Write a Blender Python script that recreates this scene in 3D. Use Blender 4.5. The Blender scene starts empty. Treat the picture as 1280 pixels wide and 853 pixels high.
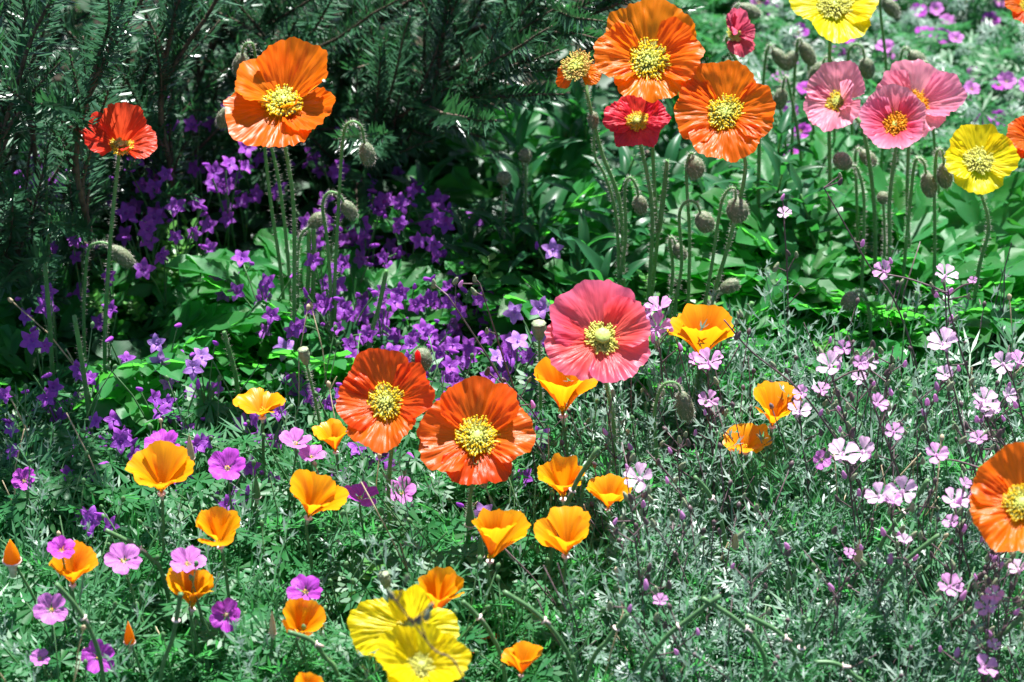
import bpy, math, random
import numpy as np
from mathutils import Vector, Matrix, noise

# ------------------------------------------------------------------ camera, world, sun, exposure
sc = bpy.context.scene
COL = sc.collection
R = math.radians
PITCH = R(32.0); DIST = 3.0; AIM = Vector((0, 0, .15)); LENS = 120.0
FPX = LENS / 36.0 * 1280.0
cam_d = bpy.data.cameras.new('camera'); cam = bpy.data.objects.new('camera', cam_d); COL.objects.link(cam)
cam.location = AIM + DIST * Vector((0, -math.cos(PITCH), math.sin(PITCH)))
cam.rotation_euler = (math.pi / 2 - PITCH, 0, 0)
cam_d.lens = LENS; cam_d.sensor_width = 36; cam_d.clip_start = .05; cam_d.clip_end = 400
cam_d.dof.use_dof = True; cam_d.dof.focus_distance = 2.93; cam_d.dof.aperture_fstop = 8
sc.camera = cam

SUN_EL, SUN_AZ = R(66), R(16)      # azimuth from +Y (behind the bed) towards +X
world = bpy.data.worlds.new('World'); sc.world = world; world.use_nodes = True
wn = world.node_tree; bg = wn.nodes['Background']
sky = wn.nodes.new('ShaderNodeTexSky'); sky.sky_type = 'NISHITA'; sky.sun_disc = False
sky.sun_elevation = SUN_EL; sky.sun_rotation = SUN_AZ
wn.links.new(sky.outputs[0], bg.inputs[0]); bg.inputs[1].default_value = .055
sd = bpy.data.lights.new('sun', 'SUN'); sun = bpy.data.objects.new('sun', sd); COL.objects.link(sun)
sd.energy = 5.0; sd.angle = R(.55); sd.color = (1, .985, .96)
to_sun = Vector((math.sin(SUN_AZ) * math.cos(SUN_EL), math.cos(SUN_AZ) * math.cos(SUN_EL), math.sin(SUN_EL)))
sun.rotation_euler = to_sun.to_track_quat('Z', 'Y').to_euler(); sun.location = to_sun * 5
vs = sc.view_settings; vs.view_transform = 'Standard'; vs.look = 'None'; vs.gamma = 1; vs.exposure = 1.65
cy = sc.cycles
cy.use_denoising = True; cy.max_bounces = 4; cy.diffuse_bounces = 2; cy.glossy_bounces = 2
cy.transmission_bounces = 3; cy.transparent_max_bounces = 4; cy.caustics_reflective = False; cy.caustics_refractive = False
cy.sample_clamp_indirect = 4

# ------------------------------------------------------------------ pixel <-> place
RIGHT = Vector((1, 0, 0)); UP = Vector((0, math.sin(PITCH), math.cos(PITCH))); FWD = Vector((0, math.cos(PITCH), -math.sin(PITCH)))
def ray(px, py): return FWD + RIGHT * ((px - 640) / FPX) - UP * ((py - 426.5) / FPX)
def atz(px, py, z):
    d = ray(px, py); return cam.location + d * ((z - cam.location.z) / d.z)
def aty(px, py, y):
    d = ray(px, py); return cam.location + d * ((y - cam.location.y) / d.y)
def mpp(p): return (p - cam.location).dot(FWD) / FPX      # metres per photograph pixel at a place
def pix(p):
    d = p - cam.location; k = FPX / d.dot(FWD)
    return 640 + d.dot(RIGHT) * k, 426.5 - d.dot(UP) * k

# ------------------------------------------------------------------ mesh helpers
def nz(x, y=0., z=0.): return noise.noise(Vector((x, y, z)))
def mesh(name, V, F, mat=None, uv=None, smooth=True):
    m = bpy.data.meshes.new(name); m.from_pydata([tuple(v) for v in V], [], F)
    if mat: m.materials.append(mat)
    if smooth and len(m.polygons): m.polygons.foreach_set('use_smooth', np.ones(len(m.polygons), bool))
    if uv is not None:
        l = m.uv_layers.new(name='UVMap'); idx = np.empty(len(m.loops), np.int32); m.loops.foreach_get('vertex_index', idx)
        l.data.foreach_set('uv', np.asarray(uv, np.float32)[idx].ravel())
    m.update(); return m
def add(name, data, parent=None, mat=None):
    o = bpy.data.objects.new(name, data); COL.objects.link(o)
    if parent: o.parent = parent
    if mat is not None: o.matrix_local = mat
    return o
def thing(name, label, cat, loc, group=None):
    o = add(name, None); o.location = loc; o.empty_display_size = .01
    o['label'] = label; o['category'] = cat
    if group: o['group'] = group
    return o
def tag(o, label, cat, group=None, kind=None):
    o['label'] = label; o['category'] = cat
    if group: o['group'] = group
    if kind: o['kind'] = kind
    return o
def catmull(P, n=6):
    P = [Vector(p) for p in P]; P = [P[0] * 2 - P[1]] + P + [P[-1] * 2 - P[-2]]; out = []
    for i in range(1, len(P) - 2):
        a, b, c, d = P[i - 1:i + 3]
        for k in range(n):
            t = k / n
            out.append(.5 * ((2 * b) + (c - a) * t + (2 * a - 5 * b + 4 * c - d) * t * t + (3 * b - a - 3 * c + d) * t ** 3))
    out.append(P[-2]); return out
def tube(V, F, P, r0, r1=None, sides=6, cap=True):
    r1 = r0 if r1 is None else r1
    n = len(P); t = (P[1] - P[0]).normalized(); x = t.orthogonal().normalized(); b0 = len(V)
    for i in range(n):
        t2 = ((P[min(i + 1, n - 1)] - P[max(i - 1, 0)])).normalized()
        x = (x - t2 * x.dot(t2)).normalized(); y = t2.cross(x); r = r0 + (r1 - r0) * i / (n - 1)
        for k in range(sides):
            a = 2 * math.pi * k / sides; V.append(P[i] + x * (math.cos(a) * r) + y * (math.sin(a) * r))
    for i in range(n - 1):
        for k in range(sides):
            k2 = (k + 1) % sides; F.append((b0 + i * sides + k, b0 + i * sides + k2, b0 + (i + 1) * sides + k2, b0 + (i + 1) * sides + k))
    if cap:
        F.append(tuple(b0 + (n - 1) * sides + k for k in range(sides)))
def lathe(V, F, prof, sides=10, ridge=0, nr=5):
    b0 = len(V)
    for j, (r, z) in enumerate(prof):
        for k in range(sides):
            a = 2 * math.pi * k / sides; rr = r * (1 + ridge * math.cos(nr * a))
            V.append(Vector((rr * math.cos(a), rr * math.sin(a), z)))
    for j in range(len(prof) - 1):
        for k in range(sides):
            k2 = (k + 1) % sides; F.append((b0 + j * sides + k, b0 + j * sides + k2, b0 + (j + 1) * sides + k2, b0 + (j + 1) * sides + k))
    F.append(tuple(b0 + k for k in range(sides))[::-1]); F.append(tuple(b0 + (len(prof) - 1) * sides + k for k in range(sides)))
def blob(V, F, c, rx, rz, axis=Vector((0, 0, 1)), sides=6, rings=4):
    q = Vector((0, 0, 1)).rotation_difference(axis); v2, f2 = [], []
    lathe(v2, f2, [(max(.05, math.sin(math.pi * (j + .25) / (rings + .5))) * rx, -math.cos(math.pi * (j + .25) / (rings + .5)) * rz) for j in range(rings + 1)], sides)
    b = len(V); V.extend(q @ v + c for v in v2); F.extend(tuple(i + b for i in f) for f in f2)
def basis(n, roll=0.):
    z = n.normalized(); x = Vector((1, 0, 0)); x = (x - z * x.dot(z)).normalized(); y = z.cross(x)
    m = Matrix((x, y, z)).transposed().to_4x4()
    return m @ Matrix.Rotation(roll, 4, 'Z')
def axis_of(t, l): return Vector((math.sin(R(l)), -math.sin(R(t)) * math.cos(R(l)), math.cos(R(t)) * math.cos(R(l))))
def ground_z(x, y): return .012 * nz(x * 2.3, y * 2.3, 3.1) + .006 * nz(x * 9, y * 9, 7.7)

# ------------------------------------------------------------------ materials
def nodes(name):
    m = bpy.data.materials.new(name); m.use_nodes = True; nt = m.node_tree
    return m, nt, nt.nodes, nt.links, nt.nodes['Principled BSDF'], nt.nodes['Material Output']
def ramp(N, cols):
    r = N.new('ShaderNodeValToRGB'); e = r.color_ramp.elements
    while len(e) > len(cols): e.remove(e[-1])
    while len(e) < len(cols): e.new(.5)
    for k, (p, c) in enumerate(cols): e[k].position = p; e[k].color = (*c, 1)
    return r
def petal_mat(name, cols, rough=.36, trans=.64, streak=.12, bump=.55, us=46., spec=.36, tcol=None, vein=None):
    """petal: colour along its length, fine lengthwise pleats, thin enough to let sun through"""
    m, nt, N, L, P, out = nodes(name)
    uv = N.new('ShaderNodeUVMap'); sep = N.new('ShaderNodeSeparateXYZ'); L.new(uv.outputs[0], sep.inputs[0])
    r = ramp(N, cols); L.new(sep.outputs[1], r.inputs[0])
    mp = N.new('ShaderNodeMapping'); mp.inputs['Scale'].default_value = (us, 2.2, 1); L.new(uv.outputs[0], mp.inputs[0])
    oi = N.new('ShaderNodeObjectInfo'); ad = N.new('ShaderNodeVectorMath'); ad.operation = 'ADD'
    cx = N.new('ShaderNodeCombineXYZ'); mu = N.new('ShaderNodeMath'); mu.operation = 'MULTIPLY'; mu.inputs[1].default_value = 37.
    L.new(oi.outputs['Random'], mu.inputs[0]); L.new(mu.outputs[0], cx.inputs[2]); L.new(mp.outputs[0], ad.inputs[0]); L.new(cx.outputs[0], ad.inputs[1])
    nt1 = N.new('ShaderNodeTexNoise'); nt1.inputs['Scale'].default_value = 1.; nt1.inputs['Detail'].default_value = 3.; L.new(ad.outputs[0], nt1.inputs[0])
    hv = N.new('ShaderNodeHueSaturation'); L.new(r.outputs[0], hv.inputs['Color'])
    mr = N.new('ShaderNodeMapRange'); mr.inputs[1].default_value = .3; mr.inputs[2].default_value = .7
    mr.inputs[3].default_value = 1 - streak; mr.inputs[4].default_value = 1 + streak * .6; L.new(nt1.outputs[0], mr.inputs[0]); L.new(mr.outputs[0], hv.inputs['Value'])
    mh = N.new('ShaderNodeMapRange'); mh.inputs[3].default_value = .491; mh.inputs[4].default_value = .508; L.new(oi.outputs['Random'], mh.inputs[0]); L.new(mh.outputs[0], hv.inputs['Hue'])
    col = hv.outputs[0]
    bp = N.new('ShaderNodeBump'); bp.inputs['Strength'].default_value = bump; bp.inputs['Distance'].default_value = .0014; L.new(nt1.outputs[0], bp.inputs['Height'])
    L.new(col, P.inputs['Base Color']); P.inputs['Roughness'].default_value = rough; P.inputs['Specular IOR Level'].default_value = spec
    L.new(bp.outputs[0], P.inputs['Normal'])
    tr = N.new('ShaderNodeBsdfTranslucent'); L.new(bp.outputs[0], tr.inputs['Normal'])
    g = N.new('ShaderNodeGamma'); g.inputs[1].default_value = .85; L.new(col, g.inputs[0]); L.new(g.outputs[0], tr.inputs[0])
    mx = N.new('ShaderNodeMixShader'); mx.inputs[0].default_value = trans; L.new(P.outputs[0], mx.inputs[1]); L.new(tr.outputs[0], mx.inputs[2]); L.new(mx.outputs[0], out.inputs[0])
    return m
def leaf_mat(name, c1, c2, rough=.38, trans=.35, tcol=(.10, .42, .04), spec=.5, nscale=60., island=True, bump=.25):
    """leaf: colour differs from leaf to leaf and in patches, waxy gloss, sun shows through"""
    m, nt, N, L, P, out = nodes(name)
    oi = N.new('ShaderNodeObjectInfo'); ge = N.new('ShaderNodeNewGeometry'); a = N.new('ShaderNodeMath'); a.operation = 'ADD'
    L.new(oi.outputs['Random'], a.inputs[0]); L.new(ge.outputs['Random Per Island'], a.inputs[1])
    f = N.new('ShaderNodeMath'); f.operation = 'FRACT'; L.new(a.outputs[0], f.inputs[0])
    tc = N.new('ShaderNodeTexCoord'); n1 = N.new('ShaderNodeTexNoise'); n1.inputs['Scale'].default_value = nscale; n1.inputs['Detail'].default_value = 4; L.new(ge.outputs['Position'], n1.inputs[0])
    b = N.new('ShaderNodeMath'); b.operation = 'MULTIPLY_ADD'; b.inputs[1].default_value = .6; L.new(n1.outputs[0], b.inputs[0])
    c = N.new('ShaderNodeMath'); c.operation = 'MULTIPLY'; c.inputs[1].default_value = .6; L.new(f.outputs[0], c.inputs[0]); L.new(c.outputs[0], b.inputs[2])
    mx = N.new('ShaderNodeMix'); mx.data_type = 'RGBA'; mx.inputs['A'].default_value = (*c1, 1); mx.inputs['B'].default_value = (*c2, 1); L.new(b.outputs[0], mx.inputs['Factor'])
    hs = N.new('ShaderNodeHueSaturation'); hm = N.new('ShaderNodeMapRange'); hm.inputs[3].default_value = .465; hm.inputs[4].default_value = .512; pw = N.new('ShaderNodeMath'); pw.operation = 'POWER'; pw.inputs[1].default_value = .45; L.new(f.outputs[0], pw.inputs[0]); L.new(pw.outputs[0], hm.inputs[0]); L.new(hm.outputs[0], hs.inputs['Hue']); L.new(mx.outputs['Result'], hs.inputs['Color'])
    L.new(hs.outputs[0], P.inputs['Base Color']); P.inputs['Roughness'].default_value = rough; P.inputs['Specular IOR Level'].default_value = spec
    bp = N.new('ShaderNodeBump'); bp.inputs['Strength'].default_value = bump; bp.inputs['Distance'].default_value = .001; L.new(n1.outputs[0], bp.inputs['Height']); L.new(bp.outputs[0], P.inputs['Normal'])
    tr = N.new('ShaderNodeBsdfTranslucent'); tr.inputs[0].default_value = (*tcol, 1)
    ms = N.new('ShaderNodeMixShader'); ms.inputs[0].default_value = trans; L.new(P.outputs[0], ms.inputs[1]); L.new(tr.outputs[0], ms.inputs[2]); L.new(ms.outputs[0], out.inputs[0])
    return m
def plain_mat(name, c1, c2, rough=.5, nscale=80., spec=.4, bump=.3, trans=0., tcol=None):
    m, nt, N, L, P, out = nodes(name)
    ge = N.new('ShaderNodeNewGeometry'); n1 = N.new('ShaderNodeTexNoise'); n1.inputs['Scale'].default_value = nscale; n1.inputs['Detail'].default_value = 5; L.new(ge.outputs['Position'], n1.inputs[0])
    r = ramp(N, [(.35, c1), (.65, c2)]); L.new(n1.outputs[0], r.inputs[0]); L.new(r.outputs[0], P.inputs['Base Color'])
    P.inputs['Roughness'].default_value = rough; P.inputs['Specular IOR Level'].default_value = spec
    bp = N.new('ShaderNodeBump'); bp.inputs['Strength'].default_value = bump; bp.inputs['Distance'].default_value = .002; L.new(n1.outputs[0], bp.inputs['Height']); L.new(bp.outputs[0], P.inputs['Normal'])
    if trans:
        tr = N.new('ShaderNodeBsdfTranslucent'); tr.inputs[0].default_value = (*(tcol or c2), 1)
        ms = N.new('ShaderNodeMixShader'); ms.inputs[0].default_value = trans; L.new(P.outputs[0], ms.inputs[1]); L.new(tr.outputs[0], ms.inputs[2]); L.new(ms.outputs[0], out.inputs[0])
    return m

M = {}
M['orange'] = petal_mat('orange petal', [(0, (.90, .60, .03)), (.2, (.92, .30, .006)), (.4, (.94, .20, .004)), (1, (.95, .19, .004))])
M['flame'] = petal_mat('orange red petal', [(0, (.88, .5, .03)), (.2, (.92, .15, .006)), (1, (.90, .105, .008))])
M['red'] = petal_mat('red petal', [(0, (.8, .3, .02)), (.2, (.86, .075, .014)), (1, (.85, .06, .018))])
M['crimson'] = petal_mat('crimson petal', [(0, (.75, .15, .04)), (.25, (.80, .035, .04)), (1, (.78, .03, .06))])
M['rose'] = petal_mat('deep rose petal', [(0, (.6, .15, .07)), (.3, (.66, .045, .09)), (1, (.72, .09, .16))])
M['salmon'] = petal_mat('salmon pink petal', [(0, (.9, .35, .14)), (.25, (.93, .13, .11)), (.75, (.92, .11, .14)), (1, (.90, .16, .27))])
M['pink'] = petal_mat('pink petal', [(0, (.92, .7, .35)), (.2, (.93, .30, .37)), (1, (.93, .29, .46))])
M['hotpink'] = petal_mat('coral hearted pink petal', [(0, (.92, .3, .03)), (.3, (.92, .10, .13)), (.65, (.92, .16, .28)), (1, (.92, .32, .48))])
M['yellow'] = petal_mat('yellow petal', [(0, (.72, .80, .14)), (.25, (.93, .76, .01)), (1, (.95, .76, .004))])
M['gold'] = petal_mat('golden petal', [(0, (.85, .17, .0)), (.4, (.90, .29, .002)), (1, (.92, .38, .004))], rough=.36, us=30., streak=.10, bump=.3, trans=.5)
M['violet'] = petal_mat('violet petal', [(0, (.42, .16, .55)), (.3, (.33, .06, .52)), (1, (.40, .085, .58))], rough=.5, us=8., trans=.4)
M['lilac'] = petal_mat('lilac petal', [(0, (.5, .35, .6)), (.3, (.44, .20, .66)), (1, (.48, .22, .70))], rough=.5, us=8., trans=.4)
M['magenta'] = petal_mat('magenta petal', [(0, (.75, .5, .7)), (.25, (.48, .07, .52)), (1, (.50, .05, .56))], rough=.5, us=22., streak=.35, trans=.4)
M['orchid'] = petal_mat('orchid pink petal', [(0, (.8, .65, .75)), (.3, (.62, .2, .6)), (1, (.64, .19, .64))], rough=.5, us=22., streak=.35, trans=.4)
M['blush'] = petal_mat('pale pink petal', [(0, (.85, .78, .82)), (.35, (.82, .60, .78)), (1, (.78, .46, .72))], rough=.5, us=14., streak=.2, trans=.4)
M['mauve'] = petal_mat('mauve petal', [(0, (.8, .65, .78)), (.35, (.72, .38, .68)), (1, (.68, .30, .64))], rough=.5, us=14., streak=.2, trans=.4)
M['stamen'] = plain_mat('yellow stamen', (.88, .58, .01), (.92, .74, .03), .55, 300, trans=.5, tcol=(1, .8, .04))
M['stamen_o'] = plain_mat('orange stamen', (.80, .32, .01), (.85, .45, .02), .55, 300, trans=.25)
M['filament'] = plain_mat('pale green filament', (.75, .74, .20), (.85, .82, .32), .55, 300, trans=.55, tcol=(.95, .95, .35))
M['withered'] = plain_mat('withered brown anther', (.35, .17, .04), (.62, .42, .10), .7, 400)
M['capsule'] = plain_mat('pale green capsule', (.42, .55, .10), (.62, .68, .20), .55, 300, trans=.3, tcol=(.5, .65, .15))
M['stem'] = plain_mat('hairy green stem', (.11, .29, .09), (.17, .37, .13), .5, 120, trans=.35, tcol=(.10, .30, .05))
M['stem_lt'] = plain_mat('smooth grey green stem', (.08, .19, .07), (.12, .25, .10), .45, 120, trans=.2, tcol=(.12, .32, .07))
M['stem_dk'] = plain_mat('dusky purple stem', (.06, .042, .045), (.15, .095, .105), .45, 160)
M['hair'] = plain_mat('stem hair', (.6, .57, .5), (.75, .7, .62), .5, 300, trans=.5, tcol=(.85, .8, .72))
M['bud'] = plain_mat('hairy bud', (.075, .12, .055), (.16, .17, .10), .6, 350, bump=.6)
M['podgrey'] = plain_mat('grey green seed pod', (.16, .22, .12), (.28, .30, .18), .6, 350, bump=.6)
M['cap'] = plain_mat('papery tan cap', (.45, .36, .22), (.62, .52, .36), .6, 250, trans=.3)
M['rim'] = plain_mat('pink receptacle rim', (.55, .42, .36), (.72, .58, .55), .55, 200)
M['leaf_poppy'] = leaf_mat('poppy leaf', (.012, .090, .024), (.036, .20, .048), .46, .48, (.11, .62, .06), spec=.30, bump=.5)
M['leaf_lance'] = leaf_mat('lance leaf', (.007, .048, .020), (.020, .105, .036), .38, .30, (.05, .36, .05), spec=.32)
M['leaf_bell'] = leaf_mat('bellflower leaf', (.006, .042, .017), (.017, .085, .028), .44, .34, (.05, .28, .05), spec=.28)
M['leaf_feather'] = leaf_mat('feathery leaf', (.024, .125, .050), (.092, .245, .115), .40, .38, (.09, .50, .10), spec=.36)
M['leaf_silver'] = leaf_mat('grey green mallow leaf', (.045, .115, .075), (.19, .265, .22), .40, .30, (.12, .42, .15), spec=.45)
M['leaf_crane'] = leaf_mat('cranesbill leaf', (.009, .078, .026), (.034, .165, .048), .44, .38, (.08, .46, .07), spec=.30)
M['leaf_lime'] = leaf_mat('light green spurge leaf', (.05, .20, .035), (.10, .30, .05), .42, .42, (.16, .55, .05))
M['needle'] = leaf_mat('rosemary needle', (.010, .055, .024), (.040, .115, .056), .30, .20, (.06, .26, .07), spec=.55)
M['bark'] = plain_mat('rosemary bark', (.05, .035, .025), (.14, .10, .075), .8, 90, bump=.8)
M['litter'] = leaf_mat('dry litter', (.10, .07, .045), (.34, .27, .20), .7, .05, (.2, .15, .1))
M['soil'] = plain_mat('soil', (.012, .009, .007), (.05, .036, .026), .95, 45, spec=.2, bump=1.)

# ------------------------------------------------------------------ ground
def build_ground():
    c = [(-1) ** (k > 0) for k in range(2)]
    a = np.concatenate([-np.geomspace(60, 1.6, 12), np.linspace(-1.5, 1.5, 121), np.geomspace(1.6, 60, 12)])
    V = [(x, y + .2, ground_z(x, y + .2)) for y in a for x in a]; n = len(a)
    F = [(j * n + i, j * n + i + 1, (j + 1) * n + i + 1, (j + 1) * n + i) for j in range(n - 1) for i in range(n - 1)]
    o = add('ground', mesh('ground', V, F, M['soil'])); o['kind'] = 'structure'
build_ground()

# ------------------------------------------------------------------ leaf shapes (base at the origin, growing up and towards +Y)
def blade(V, F, p, d, s, ln, w, mid=.45, droop=0.):
    b = len(V); d = d.normalized(); n = d.cross(s).normalized()
    V += [p, p + d * (ln * mid) - s * (w / 2) + n * (w * .18), p + d * ln - n * (droop * ln), p + d * (ln * mid) + s * (w / 2) + n * (w * .18)]
    F.append((b, b + 3, b + 2, b + 1))
def strip(V, F, P, S, w0, w1):
    b = len(V); n = len(P)
    for i, p in enumerate(P):
        w = w0 + (w1 - w0) * i / (n - 1); V.extend([p - S * (w / 2), p + S * (w / 2)])
    for i in range(n - 1): F.append((b + 2 * i, b + 2 * i + 1, b + 2 * i + 3, b + 2 * i + 2))
def arc(L, e0, e1, n, wob=0., rng=random):
    P = [Vector((0, 0, 0))]; x = 0.
    for i in range(n):
        t = (i + .5) / n; e = e0 + (e1 - e0) * t; x += wob * (rng.random() - .5)
        P.append(P[-1] + Vector((x, math.cos(e), math.sin(e))) * (L / n))
    return P
def frond(seed, L=.085):
    """finely cut California poppy leaf"""
    g = random.Random(seed); V, F = [], []
    P = arc(L, R(g.uniform(68, 84)), R(g.uniform(5, 45)), 8, .25, g); X = Vector((1, 0, 0)); strip(V, F, P, X, .0016, .0008)
    for k, fr in enumerate((.42, .55, .68, .80, .91)):
        i = min(7, int(fr * 8)); p = P[i].lerp(P[i + 1], fr * 8 - i); t = (P[i + 1] - P[i]).normalized(); up = X.cross(t).normalized()
        for s in (-1, 1):
            d = (t * .62 + X * s * .8 + up * g.uniform(-.3, .45)).normalized(); ln = L * .36 * (1.15 - .55 * fr) * g.uniform(.8, 1.2)
            sd_ = d.cross(up).normalized(); blade(V, F, p, d, sd_, ln, .0021)
            for q in (.38, .66):
                pp = p + d * (ln * q)
                for s2 in (-1, 1):
                    d2 = (d * .72 + sd_ * s2 * .7 + up * g.uniform(-.3, .5)).normalized(); l2 = ln * .52 * g.uniform(.75, 1.2)
                    blade(V, F, pp, d2, d2.cross(up).normalized(), l2, .0019)
    t = (P[-1] - P[-2]).normalized(); up = X.cross(t).normalized()
    for a in (-38, -14, 14, 38):
        d = t * math.cos(R(a)) + X * math.sin(R(a)) + up * g.uniform(-.2, .3); blade(V, F, P[-1], d, d.cross(up).normalized(), L * .2, .002)
    return V, F
def palmate(seed, H=.06, W=.022, fingers=7, wid=.0052):
    """hand-shaped cut leaf of cranesbill and mallow on its stalk"""
    g = random.Random(seed); V, F = [], []
    P = arc(H, R(g.uniform(72, 88)), R(g.uniform(50, 75)), 4, .3, g); strip(V, F, P, Vector((1, 0, 0)), .0014, .001)
    c = P[-1]; tilt = R(g.uniform(5, 45)); nrm = Vector((g.uniform(-.3, .3), -math.sin(tilt), math.cos(tilt))).normalized()
    x = nrm.orthogonal().normalized(); y = nrm.cross(x)
    for k in range(fingers):
        a = 2 * math.pi * (k + .5 * (fingers % 2)) / (fingers + 1) + g.uniform(-.12, .12)
        d = (x * math.cos(a) + y * math.sin(a) - nrm * .12).normalized(); s = d.cross(nrm).normalized(); ln = W * g.uniform(.85, 1.15)
        b = len(V); m = c + d * (ln * .55)
        V += [c, m - s * wid * .5 + nrm * .0008, m + s * wid * .5 + nrm * .0008, m - nrm * .0004]; F += [(b, b + 3, b + 1), (b, b + 2, b + 3)]
        for a2, l2 in ((-.55, .42), (0, .52), (.55, .42)):
            d2 = (d * math.cos(a2) + s * math.sin(a2) - nrm * .25).normalized(); blade(V, F, m - d * .001 + s * (a2 * wid * .5), d2, d2.cross(nrm).normalized(), ln * l2, wid * .55)
    return V, F
def heart(seed, H=.05, W=.012):
    """small round toothed bellflower leaf on its stalk"""
    g = random.Random(seed); V, F = [], []
    P = arc(H, R(g.uniform(60, 88)), R(g.uniform(35, 70)), 3, .4, g); strip(V, F, P, Vector((1, 0, 0)), .0012, .0009)
    c = P[-1]; t = R(g.uniform(0, 50)); nrm = Vector((g.uniform(-.4, .4), -math.sin(t), math.cos(t))).normalized()
    y = Vector((0, 1, 0)); y = (y - nrm * y.dot(nrm)).normalized(); x = y.cross(nrm); b = len(V); n = 13
    V.append(c)
    for k in range(n):
        a = -math.pi * .92 + 2 * math.pi * .92 * k / (n - 1); r = W * (.9 + .28 * math.cos(a)) * (1 + (.07 if k % 2 else -.07))
        V.append(c + y * (W * .45 + r * math.cos(a)) * .95 + x * (r * math.sin(a) * .85) + nrm * (.16 * abs(r * math.sin(a)) - .10 * r * r / W * max(0, math.cos(a))))
    F += [(b, b + 1 + k, b + 2 + k) for k in range(n - 1)]
    return V, F
def lance(seed, L=.09, W=.019):
    g = random.Random(seed); V, F = [], []; n = 10
    P = arc(L, R(g.uniform(45, 70)), R(g.uniform(-40, 10)), n, .12, g); X = Vector((1, 0, 0)); tw = g.uniform(-.5, .5); wv = g.uniform(0, 6)
    for i, p in enumerate(P):
        v = i / n; w = W * (math.sin(math.pi * min(1, v * .93 + .07)) ** .8) * (1 - .25 * v); t = (P[min(i + 1, n)] - P[max(i - 1, 0)]).normalized()
        s = (Matrix.Rotation(tw * v, 3, t) @ X); up = s.cross(t)
        for u in (-1, -.5, 0, .5, 1):
            V.append(p + s * (u * w / 2) + up * (abs(u) * w * .22 + .0012 * math.sin(wv + v * 12) * abs(u)))
    for i in range(n):
        for k in range(4): F.append((i * 5 + k, i * 5 + k + 1, i * 5 + 6 + k, i * 5 + 5 + k))
    return V, F
def lobed(seed, L=.085, W=.030, pairs=3):
    """Iceland poppy leaf: a midrib with pairs of rounded, scalloped lobes and a round end lobe"""
    g = random.Random(seed); V, F = [], []; n = 12
    P = arc(L, R(g.uniform(55, 82)), R(g.uniform(-35, 30)), n, .06, g); X = Vector((1, 0, 0)); strip(V, F, P[:n - 1], X, .0028, .0040)
    def lobe(p, d, nrm, ln, w, ph, sub=True):
        d = d.normalized(); sd_ = d.cross(nrm).normalized(); b = len(V); m = 7; bend = g.uniform(-.9, .25)
        for i in range(m + 1):
            q = i / m; ww = w * (.22 + .78 * math.sin(math.pi * min(1, q * .62 + .10)) ** 1.2) * (1 if q < .8 else math.sqrt(max(.02, 1 - ((q - .8) / .2) ** 2))) * (1 + .13 * math.sin(q * 15 + ph))
            c = p + d * (ln * q) + nrm * (bend * ln * .5 * q * q)
            for u in (-1, -.5, 0, .5, 1): V.append(c + sd_ * (u * ww * .5) + d * (abs(u) * ww * .18 * (1 - q)) + nrm * (.20 * abs(u) * ww + .10 * ww * nz(q * 3, u * 1.5, ph)))
        for i in range(m):
            for k in range(4): F.append((b + i * 5 + k, b + i * 5 + k + 1, b + i * 5 + 6 + k, b + i * 5 + 5 + k))
        if sub:
            for s2 in (-1, 1):
                a2 = R(g.uniform(38, 58)); lobe(p + d * (ln * g.uniform(.34, .48)) + nrm * (bend * ln * .08), d * math.cos(a2) + sd_ * (s2 * math.sin(a2)), nrm, ln * g.uniform(.42, .55), w * .72, ph + s2, False)
    for k in range(pairs):
        f = .36 + .46 * k / (pairs - 1); i = int(f * n); p = P[i]; t = (P[i + 1] - P[i]).normalized(); nr = X.cross(t).normalized()
        for sgn in (-1, 1):
            a = R(g.uniform(48, 68) - 8 * k); nn = (nr + X * (sgn * -.35) + t * g.uniform(-.2, .2)).normalized()
            lobe(p - nr * .0004 * k, t * math.cos(a) + X * (sgn * math.sin(a)) + nr * g.uniform(-.1, .25), nn, W * (.72 + .28 * math.sin(math.pi * (k + .6) / pairs)) * g.uniform(.85, 1.15), W * .41, g.uniform(0, 6))
    t = (P[-1] - P[-2]).normalized(); nr = X.cross(t).normalized(); lobe(P[-3], t, nr, W * 1.05, W * .52, g.uniform(0, 6))
    return V, F
def spurge(seed, H=.09):
    g = random.Random(seed); V, F = [], []; P = arc(H, R(g.uniform(75, 89)), R(g.uniform(55, 80)), 5, .3, g); strip(V, F, P, Vector((1, 0, 0)), .0016, .001)
    for k in range(26):
        f = .35 + .65 * (k / 25) ** .7; i = min(4, int(f * 5)); p = P[i].lerp(P[i + 1], f * 5 - i); a = k * 2.4
        d = Vector((math.cos(a), math.sin(a), g.uniform(.1, .7))).normalized(); s = d.cross(Vector((0, 0, 1))).normalized(); ln = .0095 * g.uniform(.7, 1.15)
        b = len(V); w = ln * .62; V += [p, p + d * ln * .45 - s * w / 2, p + d * ln * .85 - s * w * .36, p + d * ln, p + d * ln * .85 + s * w * .36, p + d * ln * .45 + s * w / 2]; F.append(tuple(range(b, b + 6)))
    return V, F
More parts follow.
